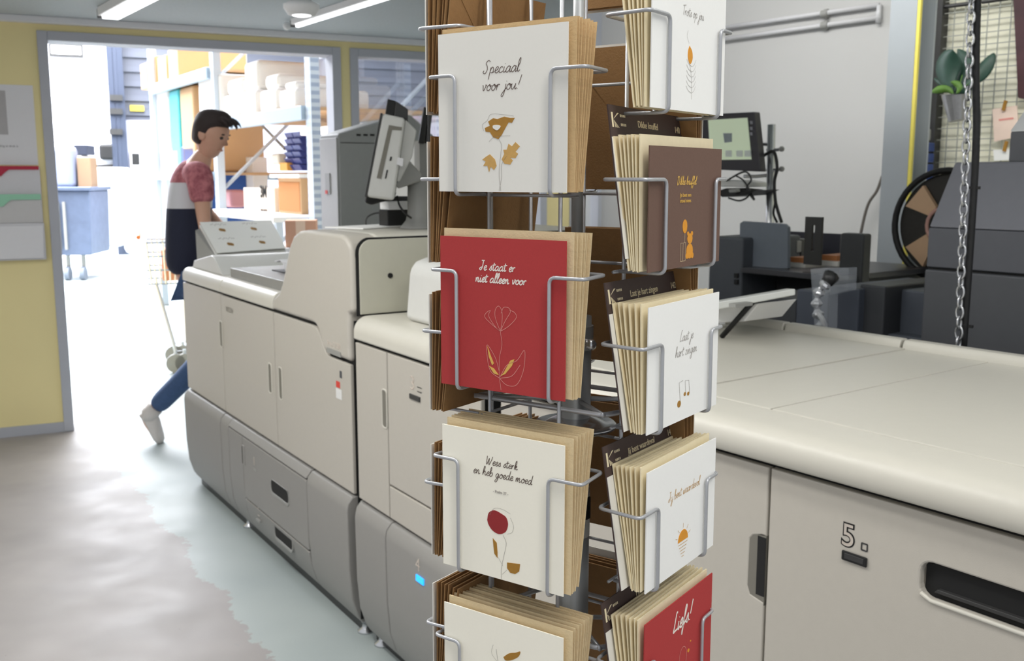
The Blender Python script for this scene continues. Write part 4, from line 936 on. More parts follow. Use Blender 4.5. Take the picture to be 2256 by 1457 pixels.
MB().tube(catmull([V.px(2030, 250, x=xw-.1), V.px(2027, 290, x=xw-.1), V.px(2010, 320, x=xw-.1)], 5), .012, 8).build('cable', blackm, t, smooth=True)
t = thing('blue_clamp_rack', 'dark blue clamp rack hanging beside the steel column', 'rack', V, tuple(V.px(2016, 405, x=xw-.18)))
ba = V.px(2010, 310, x=xw-.2); bb = V.px(2026, 405, x=xw-.2)
bl = mat('deep_blue_plastic', (32, 62, 130), .4, noise=.08)
for k in range(4):
    z0 = bb.z+(ba.z-bb.z)*k/4; z1 = bb.z+(ba.z-bb.z)*(k+.85)/4
    MB().box(xw-.2, xw-.08, bb.y, ba.y, z0, z1).build('clamp', bl, t, bevel=.006)
MB().box(xw-.15, xw-.1, bb.y+.01, ba.y-.01, ba.z, ba.z+.06).build('hook', midgrey, t, bevel=.01)
# wire mesh on the cream wall
ma = V.px(2036, 0, x=xw-.03); t = thing('wire_grid_panel', 'white wire grid panel covering the cream wall', 'wire panel', V, (xw-.03, 2.0, 1.2))
gm = mat('grid_wire_grey', (168, 170, 160), .4, .3, noise=.04)
y1g = V.px(2040, 300, x=xw-.03).y; b = MB(); zz = 1.25
k = 0
while y1g-k*.055 > 1.2:
    y = y1g-k*.055; b.box(xw-.033, xw-.029, y-.0022, y+.0022, 1.2, 3.1); k += 1
b.build('upright_wires', gm, t); b = MB()
for k in range(34): b.box(xw-.037, xw-.033, 1.2, y1g, 1.22+k*.055, 1.2244+k*.055)
b.build('cross_wires', gm, t)
MB().cyl((xw-.04, 1.2, V.px(2040, 25, x=xw-.04).z), (xw-.04, y1g, V.px(2040, 20, x=xw-.04).z), .010).build('top_rail', dark_plastic, t)
# plant in a zinc pot
xp = xw-.22
q0 = V.px(2108, 266, x=xp); q1 = V.px(2103, 212, x=xp)
t = thing('potted_plant', 'green plant in a ribbed zinc pot hanging on the wire grid', 'plant', V, tuple(q0))
MB().tube([q0, q0+(q1-q0)*.5, q1, q1+Vector((0, 0, .006))], [.036, .046, .056, .058], 24).build('pot', mat('zinc', (150, 150, 152), .35, .7, noise=.15, scale=60), t, smooth=False)
lfm = mat('leaf_green', (40, 72, 60), .45, noise=.25, scale=30); lfm2 = mat('leaf_light_green', (92, 132, 52), .5, noise=.2, scale=30)
def leaf(P, wid, m, x0, bend):
    # P: pixel centre line; wid: pixel half widths
    pts = [V.px(X, Y, x=x0+bend*i) for i, (X, Y) in enumerate(P)]
    vs = []; fs = []; n = len(pts)
    for i, p in enumerate(pts):
        d = pts[min(i+1, n-1)]-pts[max(i-1, 0)]; d.normalize(); s_ = d.cross(Vector((1, 0, 0))).normalized()
        w_ = wid[i]*.0021
        vs += [p+s_*w_+Vector((.02*wid[i]/20, 0, 0)), p-Vector((.006, 0, 0)), p-s_*w_+Vector((.02*wid[i]/20, 0, 0))]
    for i in range(n-1):
        a = i*3; fs += [(a, a+1, a+4, a+3), (a+1, a+2, a+5, a+4)]
    o = MB().add(vs, fs).build('leaf', m, t, smooth=True, sub=2)
    sm = o.modifiers.new('th', 'SOLIDIFY'); sm.thickness = .002
leaf([(2100, 205), (2082, 175), (2080, 145), (2092, 118), (2100, 110)], [3, 22, 36, 26, 3], lfm, xp-.02, .0)
leaf([(2103, 205), (2112, 180), (2122, 155), (2120, 125), (2110, 108)], [3, 16, 22, 18, 3], lfm, xp+.03, .01)
leaf([(2106, 206), (2130, 185), (2160, 160), (2180, 130), (2190, 116)], [3, 12, 20, 14, 3], lfm, xp+.01, .02)
leaf([(2100, 206), (2088, 195), (2070, 195), (2058, 200), (2052, 203)], [3, 8, 10, 7, 2], lfm2, xp-.04, -.01)
leaf([(2098, 204), (2080, 190), (2066, 180), (2058, 172)], [3, 7, 7, 2], lfm, xp+.02, .01)
leaf([(2108, 206), (2115, 192), (2105, 182), (2095, 180)], [3, 8, 8, 2], lfm2, xp-.04, .0)
leaf([(2104, 206), (2128, 200), (2140, 185), (2148, 172)], [3, 8, 9, 2], lfm, xp-.02, .0)
leaf([(2104, 206), (2100, 180), (2090, 160), (2070, 150)], [3, 10, 14, 3], lfm, xp+.05, .0)
for P in ([(2103, 212), (2100, 200), (2098, 175)], [(2104, 212), (2112, 195), (2120, 165)], [(2106, 212), (2125, 192), (2150, 168)]):
    MB().tube([V.px(X, Y, x=xp) for X, Y in P], .0022, 6).build('stem', lfm2, t)
tag(xext('dark_red_poster', V, xw-.06, [(2232, -10), (2275, -10), (2275, 222), (2243, 215)], .004, mat('poster_wine', (92, 52, 58), .6, noise=.35, scale=9, noise_rgb=(46, 30, 34))), 'dark wine red poster hanging on the grid at the right edge', 'poster')
pk = mat('pink_card', (236, 212, 196), .7, noise=.03)
for k, (P, lab) in enumerate(((((2186, 240), (2240, 232), (2246, 300), (2190, 312)), 'pale pink card pegged to the wire grid below the plant'), (((2188, 330), (2226, 328), (2228, 352), (2190, 354)), 'small white card pegged at the bottom of the wire grid'))):
    t = xext('pegged_card', V, xw-.05, P, .003, pk if k == 0 else whitecard2); tag(t, lab, 'card'); ORG[t.name] = ORG[t.name]
    X, Y = (2210, 232) if k == 0 else (2212, 322)
    xext('peg', V, xw-.062, [(X-4, Y+10), (X+2, Y-12), (X+8, Y-10), (X+2, Y+12)], .01, gold, t)
    if k == 0: xext('print_line', V, xw-.0515, [(2200, 262), (2232, 258), (2233, 262), (2201, 266)], .001, pinkink, t)
# round black and tan disc behind the machine
xd = 3.5; c_ = V.px(2082, 497, x=xd)
t = thing('round_fan', 'large round black fan with tan blades behind the dark machine', 'fan', V, (xd, c_.y, 0))
r = .2; ring = [c_+Vector((.0, r*math.cos(a*math.pi/20), r*math.sin(a*math.pi/20))) for a in range(40)]
MB().tube(ring, .012, 8, closed=True).build('rim', blackm, t, smooth=True)
MB().prism([c_+Vector((.02, (r-.01)*math.cos(a*math.pi/20), (r-.01)*math.sin(a*math.pi/20))) for a in range(40)], (.01, 0, 0)).build('back_plate', mat('fan_dark', (44, 42, 38), .6, noise=.2, scale=60), t)
tan = mat('tan_blade', (214, 178, 142), .6, noise=.05)
for a0 in (25, 80, 135, 188, 243, 298, 350):
    pts = [(math.radians(a0+3), .075), (math.radians(a0+36), .075), (math.radians(a0+32), r*.86), (math.radians(a0-2), r*.86)]
    if a0 in (25, 135, 188, 298): MB().prism([c_+Vector((-.004, rr*math.cos(a), rr*math.sin(a))) for a, rr in pts], (.02, 0, 0)).build('blade', tan, t)
MB().tube([c_+Vector((-.01, .065*math.cos(a*math.pi/10), .065*math.sin(a*math.pi/10))) for a in range(20)], .007, 8, closed=True).build('hub_ring', mat('hub_pink', (206, 160, 146), .5), t, smooth=True)
MB().cyl((xd+.04, c_.y, 0), (xd+.04, c_.y, c_.z), .02).lathe((xd+.04, c_.y, 0), [(.2, 0), (.2, .03), (.03, .05)]).build('stand', blackm, t)
# big dark machine, right
t = thing('dark_finishing_machine', 'large dark grey machine with slanted hood at the right edge', 'machine', R, (2.9, .9, 0))
a = R.px(2037, 590, x=2.55)
y1 = a.y; y0 = -.2
MB().box(2.55, 3.2, y0, y1, 0, a.z-.003).build('lower_cabinet', mat('machine_grey_lower', (84, 86, 90), .5, noise=.05, bump=.1, bscale=500), t, bevel=.006)
zz1 = R.px(2040, 500, x=2.55).z
MB().box(2.55, 3.2, y0, y1-.004, a.z+.003, zz1-.001).build('drawer', mat('machine_grey_mid', (90, 92, 98), .5, noise=.05, bump=.1, bscale=500), t, bevel=.004)
MB().box(2.56, 3.19, y0, y1-.006, a.z-.01, a.z+.01).build('seam', core, t)
MB().prism([(2.55, y1-.004, zz1), (2.66, y1-.004, 1.468), (3.2, y1-.004, 1.468), (3.2, y1-.004, zz1)], (0, y0-y1, 0)).build('hood', mat('machine_grey_hood', (124, 125, 132), .5, noise=.05, bump=.1, bscale=500), t, bevel=.006)
xb = 2.80; a = R.px(2226, 290, x=xb)
t = thing('white_top_device', 'white device with dark front standing on the dark machine hood', 'device', R, (xb+.1, a.y-.1, 1.468))
MB().box(xb, xb+.3, a.y-.35, a.y, 1.4685, a.z).build('dark_front', mat('device_dark', (96, 98, 102), .5, noise=.05), t, bevel=.004)
MB().prism([(xb-.002, a.y+.002, a.z), (xb+.10, a.y+.002, a.z+.085), (xb+.3, a.y+.002, a.z+.085), (xb+.3, a.y+.002, a.z)], (0, -.35, 0)).build('white_lid', white_paint, t, bevel=.004)
# low dark cabinets behind the feeder
grp = 'low dark cabinets behind the feeder'
for k, (X0, X1, Y0, x, m, lab) in enumerate(((1655, 1752, 654, 2.62, darkmach2, 'low dark cabinet nearest the tilted rest, behind the feeder'), (1752, 1822, 640, 2.62, navy, 'low slate cabinet behind the plastic-wrapped roll'),
        (1824, 1889, 632, 2.60, navy, 'low slate cabinet just right of the plastic-wrapped roll'), (1890, 1946, 628, 2.63, darkmach2, 'low dark cabinet left of the steel column'), (1948, 2034, 638, 2.72, mat('cabinet_blue_grey', (92, 98, 108), .5, noise=.06), 'low blue-grey cabinet in front of the steel column'))):
    t = xbox('low_cabinet', R, x, X0, X1, Y0, 780, .42, m, floor=True, bevel=.006); tag(t, lab, 'cabinet', grp)
    if k == 4: tag(t, lab, 'cabinet', grp); xbox('front_ledge', R, x-.06, X0+4, X1-2, 740, 800, .06, m, t, bevel=.003)
# binding station by the white wall
xs = 3.05
t = thing('binding_station', 'black binding table with grey lid, slotted bracket and side boxes by the white wall', 'machine', R, (xs+.3, 2.3, 0))
xbox('side_box', R, xs-.1, 1560, 1634, 522, 690, .35, mat('station_grey', (78, 82, 88), .5, noise=.06), t, bevel=.01)
for Y in (608, 622): xext('knob', R, xs-.108, [(1617, Y-6), (1625, Y-6), (1625, Y+4), (1617, Y+4)], .01, blackm, t)
xext('side_box_slope', R, xs+.02, [(1570, 530), (1600, 518), (1640, 522), (1640, 560), (1570, 560)], .2, mat('station_dark', (58, 60, 64), .5, noise=.06), t)
pts = [(1628, 592), (1629, 492), (1636, 487), (1727, 493), (1735, 500), (1735, 592)]
xext('grey_lid', R, xs-.04, pts, .02, mat('lid_blue_grey', (112, 120, 130), .45, noise=.05), t, bevel=.004)
P = [R.px(X, Y, z=z) for X, Y, z in ((1634, 586, 1.07), (1735, 607, 1.06), (1870, 590, 1.06), (1760, 575, 1.07))]
ztop = R.px(1735, 598, x=xs-.12).z
ya = R.px(1634, 590, x=xs-.12).y; yb = R.px(1850, 590, x=xs-.12).y
MB().box(xs-.12, xs+.5, yb, ya, ztop-.02, ztop).build('table_top', mat('table_edge', (66, 66, 70), .35, noise=.05), t, bevel=.003)
MB().box(xs+.05, xs+.45, yb+.03, ya-.03, .0, ztop-.02).build('black_base', black_shelf, t)
xbox('back_panel', R, xs+.44, 1722, 1850, 512, 592, .02, mat('back_panel_dark', (54, 54, 64), .4), t)
xbox('carriage', R, xs+.25, 1737, 1765, 526, 566, .06, dark_plastic, t, bevel=.006)
xbox('carriage_block', R, xs+.22, 1742, 1756, 530, 556, .03, midgrey, t, bevel=.003)
vs, fs = [], []
bp_ = R.px(1790, 500, x=xs-.02); pA = R.px(1774, 477, x=xs-.02); pB = R.px(1806, 585, x=xs-.02)
vs, fs = plate(rect(pB.y, pA.y, pB.z, pA.z), [rect((pA.y+pB.y)/2-.007, (pA.y+pB.y)/2+.005, pB.z+.05, pA.z-.03)], .012, .001)
MB().add([(xs-.02+v.z, v.x, v.y) for v in vs], fs).build('slotted_bracket', dark_plastic, t)
xbox('right_box', R, xs-.02, 1848, 1900, 514, 640, .05, mat('station_dark2', (50, 52, 54), .5, noise=.06), t, bevel=.008)
xbox('right_box_foot', R, xs+.0, 1850, 1898, 640, 700, .05, black_shelf, t)
for k, (X0, X1, Y0, Y1) in enumerate(((1736, 1775, 567, 590), (1806, 1846, 562, 586))):
    o = xbox('paper_pile', R, xs+.05, X0, X1, (Y0+Y1)//2, Y1, .12, whitecard, bevel=.002); tag(o, 'small white paper pile with orange top sheet, %s of the slotted bracket' % ('left' if k == 0 else 'right'), 'paper')
    xbox('orange_sheet', R, xs+.05, X0+3, X1-3, Y0, (Y0+Y1)//2, .11, mat('orange_paper', (196, 126, 76), .6, noise=.1), o)
# monitor on a pole
xm = 3.35
t = thing('monitor', 'black flat monitor with pale green screen on a pole arm by the white wall', 'monitor', R, tuple(R.px(1620, 376, x=xm)))
xext('casing', R, xm, [(1540, 252), (1661, 246), (1675, 378), (1545, 372)], .04, mat('monitor_casing', (52, 50, 58), .4, noise=.05), t, bevel=.004)
scr = xext('screen_image', R, xm-.003, [(1560, 264), (1646, 259), (1655, 351), (1565, 352)], .003, mat('screen_green', (206, 220, 190), .4, emit=.25), t)
xext('screen_icon', R, xm-.005, [(1593, 293), (1612, 293), (1612, 312), (1596, 314)], .002, mat('icon_grey', (150, 160, 164), .5), t)
for X in (1598, 1622, 1640): xext('screen_button', R, xm-.005, [(X, 331), (X+14, 331), (X+14, 345), (X, 345)], .002, mat('button_pale', (224, 232, 224), .5), t)
for Y in (266, 279, 291): xext('button', R, xm-.004, [(1652, Y), (1657, Y), (1658, Y+7), (1653, Y+7)], .004, mat('button_grey', (150, 150, 156), .5), t)
xc = xm+.08
t = thing('pole_mount', 'grey steel pole with clamps and cables right of the monitor', 'stand', R, tuple(R.px(1702, 486, x=xc)))
tube_ = lambda nm_, P, r_, m_, x=None, n=8: MB().tube(catmull([R.px(X, Y, x=x or xc) for X, Y in P], 5), r_, n).build(nm_, m_, t, smooth=True)
MB().cyl(Vector((xc, R.px(1703, 480, x=xc).y, .6)), R.px(1700, 274, x=xc), .017).build('pole', chrome, t, smooth=True)
tube_('monitor_arm', [(1668, 318), (1690, 318), (1703, 322)], .008, chrome)
tube_('lower_arm', [(1640, 388), (1670, 388), (1703, 384)], .008, chrome)
for Y in (330, 374):
    tube_('clamp', [(1690, Y), (1712, Y), (1724, Y-4)], .007, chrome)
    q = R.px(1722, Y-2, x=xc); MB().ball(q, .012).build('clamp_knob', midgrey, t, smooth=True)
tube_('cable', [(1672, 352), (1690, 338), (1706, 336), (1712, 370), (1706, 400), (1708, 440), (1714, 465), (1722, 490)], .007, blackm, xc-.03)
tube_('cable', [(1708, 445), (1704, 470), (1712, 490)], .005, blackm, xc-.03)
t = thing('hand_controller', 'grey and black keyboard tray with looped cables below the monitor', 'tray', R, tuple(R.px(1620, 425, x=xm)))
xext('tray_plate', R, xm-.02, [(1560, 398), (1610, 396), (1640, 402), (1640, 412), (1560, 410)], .15, litegrey, t, bevel=.004)
xext('black_tray', R, xm-.06, [(1575, 422), (1600, 414), (1645, 420), (1668, 418), (1640, 430), (1590, 434)], .15, blackm, t, bevel=.003)
xext('ball_hand_set', R, xm-.09, [(1604, 417), (1620, 415), (1622, 423), (1606, 425)], .03, midgrey, t, bevel=.004)
MB().tube(catmull([R.px(X, Y, x=xm-.03) for X, Y in ((1600, 398), (1640, 378), (1655, 395), (1645, 412), (1650, 430), (1630, 442), (1605, 436))], 6), .004, 6).build('looped_cable', dark_plastic, t, smooth=True)
MB().tube(catmull([R.px(X, Y, x=xm-.03) for X, Y in ((1645, 420), (1662, 440), (1640, 400), (1620, 386))], 6), .004, 6).build('looped_cable', dark_plastic, t, smooth=True)
t = tag(MB().tube(catmull([V.px(X, Y, x=xw-.06) for X, Y in ((1944, 388), (1932, 420), (1915, 445), (1905, 475), (1896, 516))], 6), .008, 8).build('wall_cable', mat('cable_brown', (96, 90, 84), .6), fr=V, org=tuple(V.px(1896, 516, x=xw-.06)), smooth=True), 'dark cable drooping from the steel column down the white wall', 'cable')
# plastic bag round a silvery roll
t = thing('wrapped_roll', 'silvery twisted roll wrapped in clear plastic behind the feeder', 'plastic roll', R, tuple(R.px(1815, 735, x=2.45)))
film = mat('clear_film', (190, 196, 204), .12, noise=.05, alpha=.28, spec=.8)
xext('plastic_film', R, 2.50, [(1786, 592), (1870, 590), (1868, 640), (1828, 650), (1826, 745), (1796, 745)], .04, film, t)
tw_ = mat('twisted_foil', (214, 216, 220), .25, .5, noise=.3, scale=40)
P = [(1822, 622), (1806, 640), (1800, 665), (1802, 690), (1810, 715), (1800, 742)]
MB().tube(catmull([R.px(X, Y, x=2.44) for X, Y in P], 6), [.013+.006*math.sin(i*1.1) for i in range(31)], 8).build('twisted_roll', tw_, t)
MB().tube(catmull([R.px(X, Y, x=2.43) for X, Y in ((1802, 690), (1815, 712), (1820, 742))], 6), .008, 6).build('twisted_strand', tw_, t)
MB().tube([R.px(1832, 607, x=2.46), R.px(1822, 622, x=2.44)], [.024, .018], 10).build('dark_cap', dark_plastic, t, smooth=True)
# chain and cable bundle hanging behind the feeder
xc2 = 2.28
A0 = R.px(2141, -20, x=xc2); A1 = R.px(2110, 800, x=xc2); top = A0+(A0-A1)*((3.18-A0.z)/(A0.z-A1.z))
t = thing('hanging_chain', 'galvanised chain hanging from the ceiling in front of the dark machine', 'chain', R, tuple(A1))
dch = (top-A1); ln = dch.length; dch.normalize(); b = MB(); n_l = int(ln/.0245)
for i in range(n_l):
    c0 = A1+dch*(i*.0245); side = Vector((0, 1, 0)) if i % 2 else Vector((1, 0, 0)); side = (side-dch*side.dot(dch)).normalized()
    pth = [c0+dch*(.0165*math.cos(a*math.pi/6)+0)+side*.009*math.sin(a*math.pi/6) for a in range(12)]
    b.tube(pth, .0026, 6, closed=True)
b.build('chain_links', chrome, t, smooth=True)
B0 = R.px(2154, -20, x=xc2+.02); B1 = R.px(2120, 800, x=xc2+.02); topb = B0+(B0-B1)*((3.18-B0.z)/(B0.z-B1.z))
t = thing('black_cable_bundle', 'thick black cable bundle with ties hanging beside the chain', 'cable', R, tuple(B1))
mid = R.px(2150, 330, x=xc2+.02)
MB().tube(catmull([topb, B0, mid, B1], 8), .0085, 10).build('cable', blackm, t, smooth=True)
for X, Y in ((2139, 413), (2124, 717)):
    q = R.px(X, Y, x=xc2+.02); MB().cyl(q-Vector((0, 0, .003)), q+Vector((0, 0, .003)), .0105).box(q.x-.003, q.x+.003, q.y-.022, q.y-.005, q.z-.004, q.z+.003).build('cable_tie', blackm, t)

# ------------------------------------------------------------------ warehouse beyond the doorway
WN = 20
steelw = mat('corrugated_grey', (92, 96, 108), .5, .1, noise=.05, scale=3)
struct(MB().box(-12, 14, WN, WN+.2, 0, 6).build('wall_warehouse', steelw, fr=D))
b = MB()
for k in range(22): b.box(-12, 14, WN-.04, WN, .2+k*.26, .3+k*.26)
struct(b.build('trim_2', steelw, fr=D))
struct(MB().box(-12, 14, WN-.06, WN-.05+.05, 0, D.px(300, 265, y=WN).z).build('wall_warehouse_base', mat('panel_white', (188, 190, 206), .6, noise=.03), fr=D))
wd_ = lambda X, Y, n=WN-.1: D.px(X, Y, y=n)
dl = wd_(85, 200).x; dr = wd_(255, 200).x
t = struct(MB().box(dl, dr, WN-.14, WN-.06, 0, 4.8).build('door_2', mat('roller_door_white', (232, 234, 244), .5, noise=.02), fr=D)); 
for k in range(7): MB().box(dl, dr, WN-.146, WN-.14, .62*k+.6, .62*k+.61).build('panel_joint', midgrey, t)
for Y in (135, 212, 288):
    q = wd_(131, Y); MB().box(q.x-.07, q.x+.07, WN-.16, WN-.14, q.z-.05, q.z+.05).build('door_plate', midgrey, t)
a = wd_(112, 100); b_ = wd_(178, 121)
MB().box(a.x-.04, b_.x+.04, WN-.17, WN-.14, b_.z-.05, a.z+.05).build('window_surround', dark_plastic, t)
MB().box(a.x, b_.x, WN-.18, WN-.17, b_.z, a.z).build('window_light', mat('daylight_pane', (255, 255, 255), .5, emit=6), t)
q = wd_(240, 335); MB().box(q.x-.17, q.x+.15, WN-.3, WN-.14, q.z-.14, q.z+.14).build('door_buffer', blackm, t, bevel=.05)
a = wd_(205, 366); b_ = wd_(262, 366); MB().box(a.x, b_.x, WN-.17, WN-.14, a.z-.03, a.z+.03).build('bottom_rail', dark_plastic, t)
t = thing('door_rail', 'dark vertical rail of the roller door in the warehouse', 'rail', D, (wd_(262, 300).x, WN-.3, 0))
for X, wdt in ((252, .10), (262, .08), (273, .10)):
    q = wd_(X, 300, WN-.3); MB().box(q.x-wdt/2, q.x+wdt/2, WN-.3, WN-.2, 0, 5).build('rail', mat('rail_dark', (58, 66, 84), .5, .2), t)
for Y in (215, 245, 290):
    q = wd_(257, Y, WN-.34); MB().box(q.x-.12, q.x+.10, WN-.36, WN-.3, q.z-.05, q.z+.05).build('bracket', dark_plastic, t)
t = thing('control_box', 'white control box with dark display beside the roller door rail', 'electrical box', D, tuple(wd_(297, 386)))
a = wd_(284, 334); b_ = wd_(310, 386)
MB().box(a.x, b_.x, WN-.25, WN-.11, b_.z, a.z).build('case', white_paint, t, bevel=.01)
MB().box(a.x+.03, b_.x-.02, WN-.27, WN-.25, b_.z+(a.z-b_.z)*.45, a.z-.03).build('display', blackm, t, bevel=.01)
q = wd_(302, 238); tag(MB().box(q.x-.12, q.x+.12, WN-.09, WN-.04, q.z-.05, q.z+.05).build('yellow_sign', mat('sign_yellow', (214, 190, 60), .6), fr=D, org=(q.x, WN-.06, q.z)), 'small yellow sign on the grey cladding beside the roller door', 'sign')
# galvanised bin on castors
BF = Fr(6); 
def bpx(X, Y, yy): return BF.px(X, Y, y=yy)
yb_ = 14.3; galv = mat('galvanised_sheet', (98, 110, 134), .4, .35, noise=.22, scale=9)
a = bpx(115, 420, yb_); b_ = bpx(206, 562, yb_)
t = thing('rubbish_container', 'galvanised wheeled container standing in the warehouse', 'container', BF, ((a.x+b_.x)/2, yb_+.5, 0))
zb, zt = b_.z, a.z
MB().prism([(a.x-.3, yb_, zt), (b_.x, yb_, zt), (b_.x-.03, yb_, zb), (a.x-.2, yb_, zb)], (0, .9, 0)).build('tub', galv, t, bevel=.02)
MB().box(a.x-.32, b_.x+.03, yb_-.04, yb_+.94, zt, zt+.05).build('rim', galv, t, bevel=.01)
MB().box(a.x+.05, a.x+.08, yb_-.04, yb_, zt-.8, zt-.15).box(a.x+.13, a.x+.16, yb_-.04, yb_, zt-.8, zt-.15).build('handle', midgrey, t)
for X in (146, 180):
    q = bpx(X, 580, yb_+.05); rr = .095
    w_ = MB().cyl((q.x-.03, yb_+.1, rr), (q.x+.03, yb_+.1, rr), rr, n=20).build('wheel', mat('wheel_grey', (120, 128, 142), .5), t)
    MB().cyl((q.x, yb_+.14, rr), (q.x, yb_+.14, zb), .03).build('fork', midgrey, w_)
def bbox(nm_, lab, cat, X0, X1, Y0, Y1, yy, d, m, bev=.01):
    a = bpx(X0, Y0, yy); b_ = bpx(X1, Y1, yy)
    return tag(MB().box(a.x, b_.x, yy, yy+d, b_.z, a.z).build(nm_, m, fr=BF, org=((a.x+b_.x)/2, yy+d/2, b_.z), bevel=bev), lab, cat)
card_m = mat('carton_tan', (206, 170, 130), .8, noise=.05, scale=5)
bbox('foam_slab', 'tall pale blue-grey foam slab standing in the wheeled container', 'foam', 112, 162, 320, 416, yb_+.2, .35, mat('foam_blue', (140, 148, 172), .8, noise=.03), .08)
bbox('carton', 'tall narrow tan carton standing in the wheeled container', 'box', 168, 203, 346, 416, yb_+.3, .3, mat('carton_dull', (150, 122, 96), .8, noise=.05))
bbox('dark_crate', 'small dark crate on a white block behind the container', 'crate', 161, 192, 319, 341, yb_+1.6, .4, mat('crate_dark', (34, 40, 56), .6))
bbox('white_block', 'tall white wrapped block behind the container, under the dark crate', 'block', 160, 193, 341, 520, yb_+1.6, .5, white_paint, .04)
bbox('wrapped_pallet', 'white wrapped pallet right of the container', 'pallet', 204, 262, 368, 545, 15.5, 1.0, white_paint, .06)
bbox('wrapped_pallet', 'white wrapped pallet with sloping top near the pallet rack', 'pallet', 262, 298, 390, 560, 14.0, .8, white_paint, .12)
# pallet rack
RK = Fr(32.7); base = RK.l(W0.px(684, 400, y=7.25)); rx, ry = base.x, base.y
upm = mat('rack_upright', (206, 218, 232), .45, .1, noise=.05, scale=20); beam = mat('rack_beam', (176, 196, 214), .45, .1, noise=.05)
nt = upm.node_tree; tc = nt.nodes.new('ShaderNodeTexCoord'); sx = nt.nodes.new('ShaderNodeSeparateXYZ'); nt.links.new(tc.outputs['Object'], sx.inputs[0])
hole_ = mth('MULTIPLY', mth('LESS_THAN', mth('FRACT', mth('MULTIPLY', sx.outputs['Z'], 18.0)), .5), mth('LESS_THAN', mth('FRACT', mth('MULTIPLY', sx.outputs['Y'], 27.0)), .42))
nt.links.new(mix(hole_, s2l((206, 218, 232)), s2l((162, 178, 204))), nt.nodes['Principled BSDF'].inputs['Base Color'])
t = thing('pallet_rack', 'tall pale blue pallet rack full of boxes beyond the doorway', 'rack', RK, (rx+.5, ry+2.3, 0))
bays = (0, 2.3, 4.6)
for j, dy in enumerate(bays):
    for dx in (0, 1.0):
        u = MB().box(rx+dx, rx+dx+.07, ry+dy-.055, ry+dy+.055, 0, 3.6).build('upright', upm, t, bevel=.004)
    b = MB()
    for k in range(3):
        b.cyl((rx+.05, ry+dy, .3+k*1.0), (rx+1.0, ry+dy, 1.2+k*1.0), .018, n=6)
    b.build('diagonal_brace', upm, t)
def shelf(y0, y1, z, d=1.0, h=.10, deck=card_m):
    MB().box(rx-.03, rx+.02, ry+y0+.06, ry+y1-.06, z-h, z).build('beam', beam, t, bevel=.004)
    MB().box(rx+d, rx+d+.05, ry+y0+.06, ry+y1-.06, z-h, z).build('beam', beam, t, bevel=.004)
    MB().box(rx+.02, rx+d, ry+y0+.06, ry+y1-.06, z-.03, z-.005).build('deck', deck, t)
shelf(0, 2.3, 1.93); shelf(2.3, 4.6, 2.40); shelf(0, 2.3, 2.62); shelf(2.3, 4.6, 1.47, h=.08); shelf(2.3, 4.6, .55, h=.08)
def rbox(nm_, lab, cat, x, y0, y1, z0, z1, d, m, group=None, bev=.01):
    return tag(MB().box(rx+x, rx+x+d, ry+y0, ry+y1, z0, z1).build(nm_, m, fr=RK, org=(rx+x+d/2, ry+(y0+y1)/2, z0), bevel=bev), lab, cat, group)
def rpx(X, Y, x=.05): q = RK.px(X, Y, x=rx+x); return q.y-ry, q.z
# paper bundles on the near shelf
pw = mat('paper_bundle_white', (240, 238, 236), .7, noise=.05, scale=10)
bundles = [(436, 488, 168, 1.931, 'big white carton at the left end of the upper rack shelf'), (490, 528, 208, 1.931, 'white paper bundle low on the shelf right of the big white carton'),
           (528, 566, 200, 1.931, 'white paper bundle below the tallest pile on the rack shelf'), (572, 612, 196, 1.931, 'white paper bundle in the middle of the rack shelf'), (614, 655, 196, 1.931, 'white paper bundle beside the near rack upright')]
tops = []
for X0, X1, Y0, zb_, lab in bundles:
    y1_, z1_ = rpx(X0, Y0); y0_, _ = rpx(X1, Y0); z1_ = rpx((X0+X1)/2, Y0)[1]
    rbox('paper_bundle', lab, 'paper bundle', .04, y0_+.015, y1_-.015, 1.931, z1_, .6, pw, None, .03); tops.append((y0_, y1_, z1_))
extra = [(1, 172, 'loose white bundle stacked on the low bundle right of the big carton'), (2, 132, 'tallest white pile on the rack shelf, reaching the door head'), (3, 162, 'rounded white bundle on top in the middle of the rack shelf'), (4, 178, 'flat white bundle on top beside the near rack upright')]
Xc = [0, 509, 547, 590, 634]
for i, Yt, lab in extra:
    y0_, y1_, zt_ = tops[i]; zz_ = rpx(Xc[i], Yt)[1]
    o = rbox('paper_bundle', lab, 'paper bundle', .08, y0_+.04+.02*i, y1_-.03, zt_+.002, zz_, .5, pw, None, .04)
for k, (X0, X1, lab) in enumerate(((306, 322, 'left'), (324, 342, 'second'), (344, 366, 'third'), (368, 392, 'right'))):
    a0, _ = rpx(X0, 130); a1, _ = rpx(X1, 130)
    o = rbox('pallet_box', 'small tan box on top of the far rack bay, %s of the row' % lab, 'box', .05, min(a1, a0), max(a0, a1)-.03, 2.402, 2.402+.28+.03*(k % 2), .7, card_m, None, .01)
teal = mat('teal_pack', (84, 196, 206), .4, noise=.15, scale=14)
def pack(X0, X1, Y0, z0, m, lab):
    a0, _ = rpx(X0, Y0); a1, _ = rpx(X1, Y0); z1_ = rpx((X0+X1)/2, Y0)[1]
    return rbox('shrink_pack', lab, 'pack', .05, min(a0, a1)+.01, max(a0, a1)-.01, z0, z1_, .7, m, None, .03)
pack(341, 368, 198, 1.472, white_paint, 'white pack left in the upper far rack bay'); pack(370, 392, 196, 1.472, teal, 'teal pack in the upper far rack bay'); pack(394, 424, 190, 1.472, card_m, 'tan carton right in the upper far rack bay')
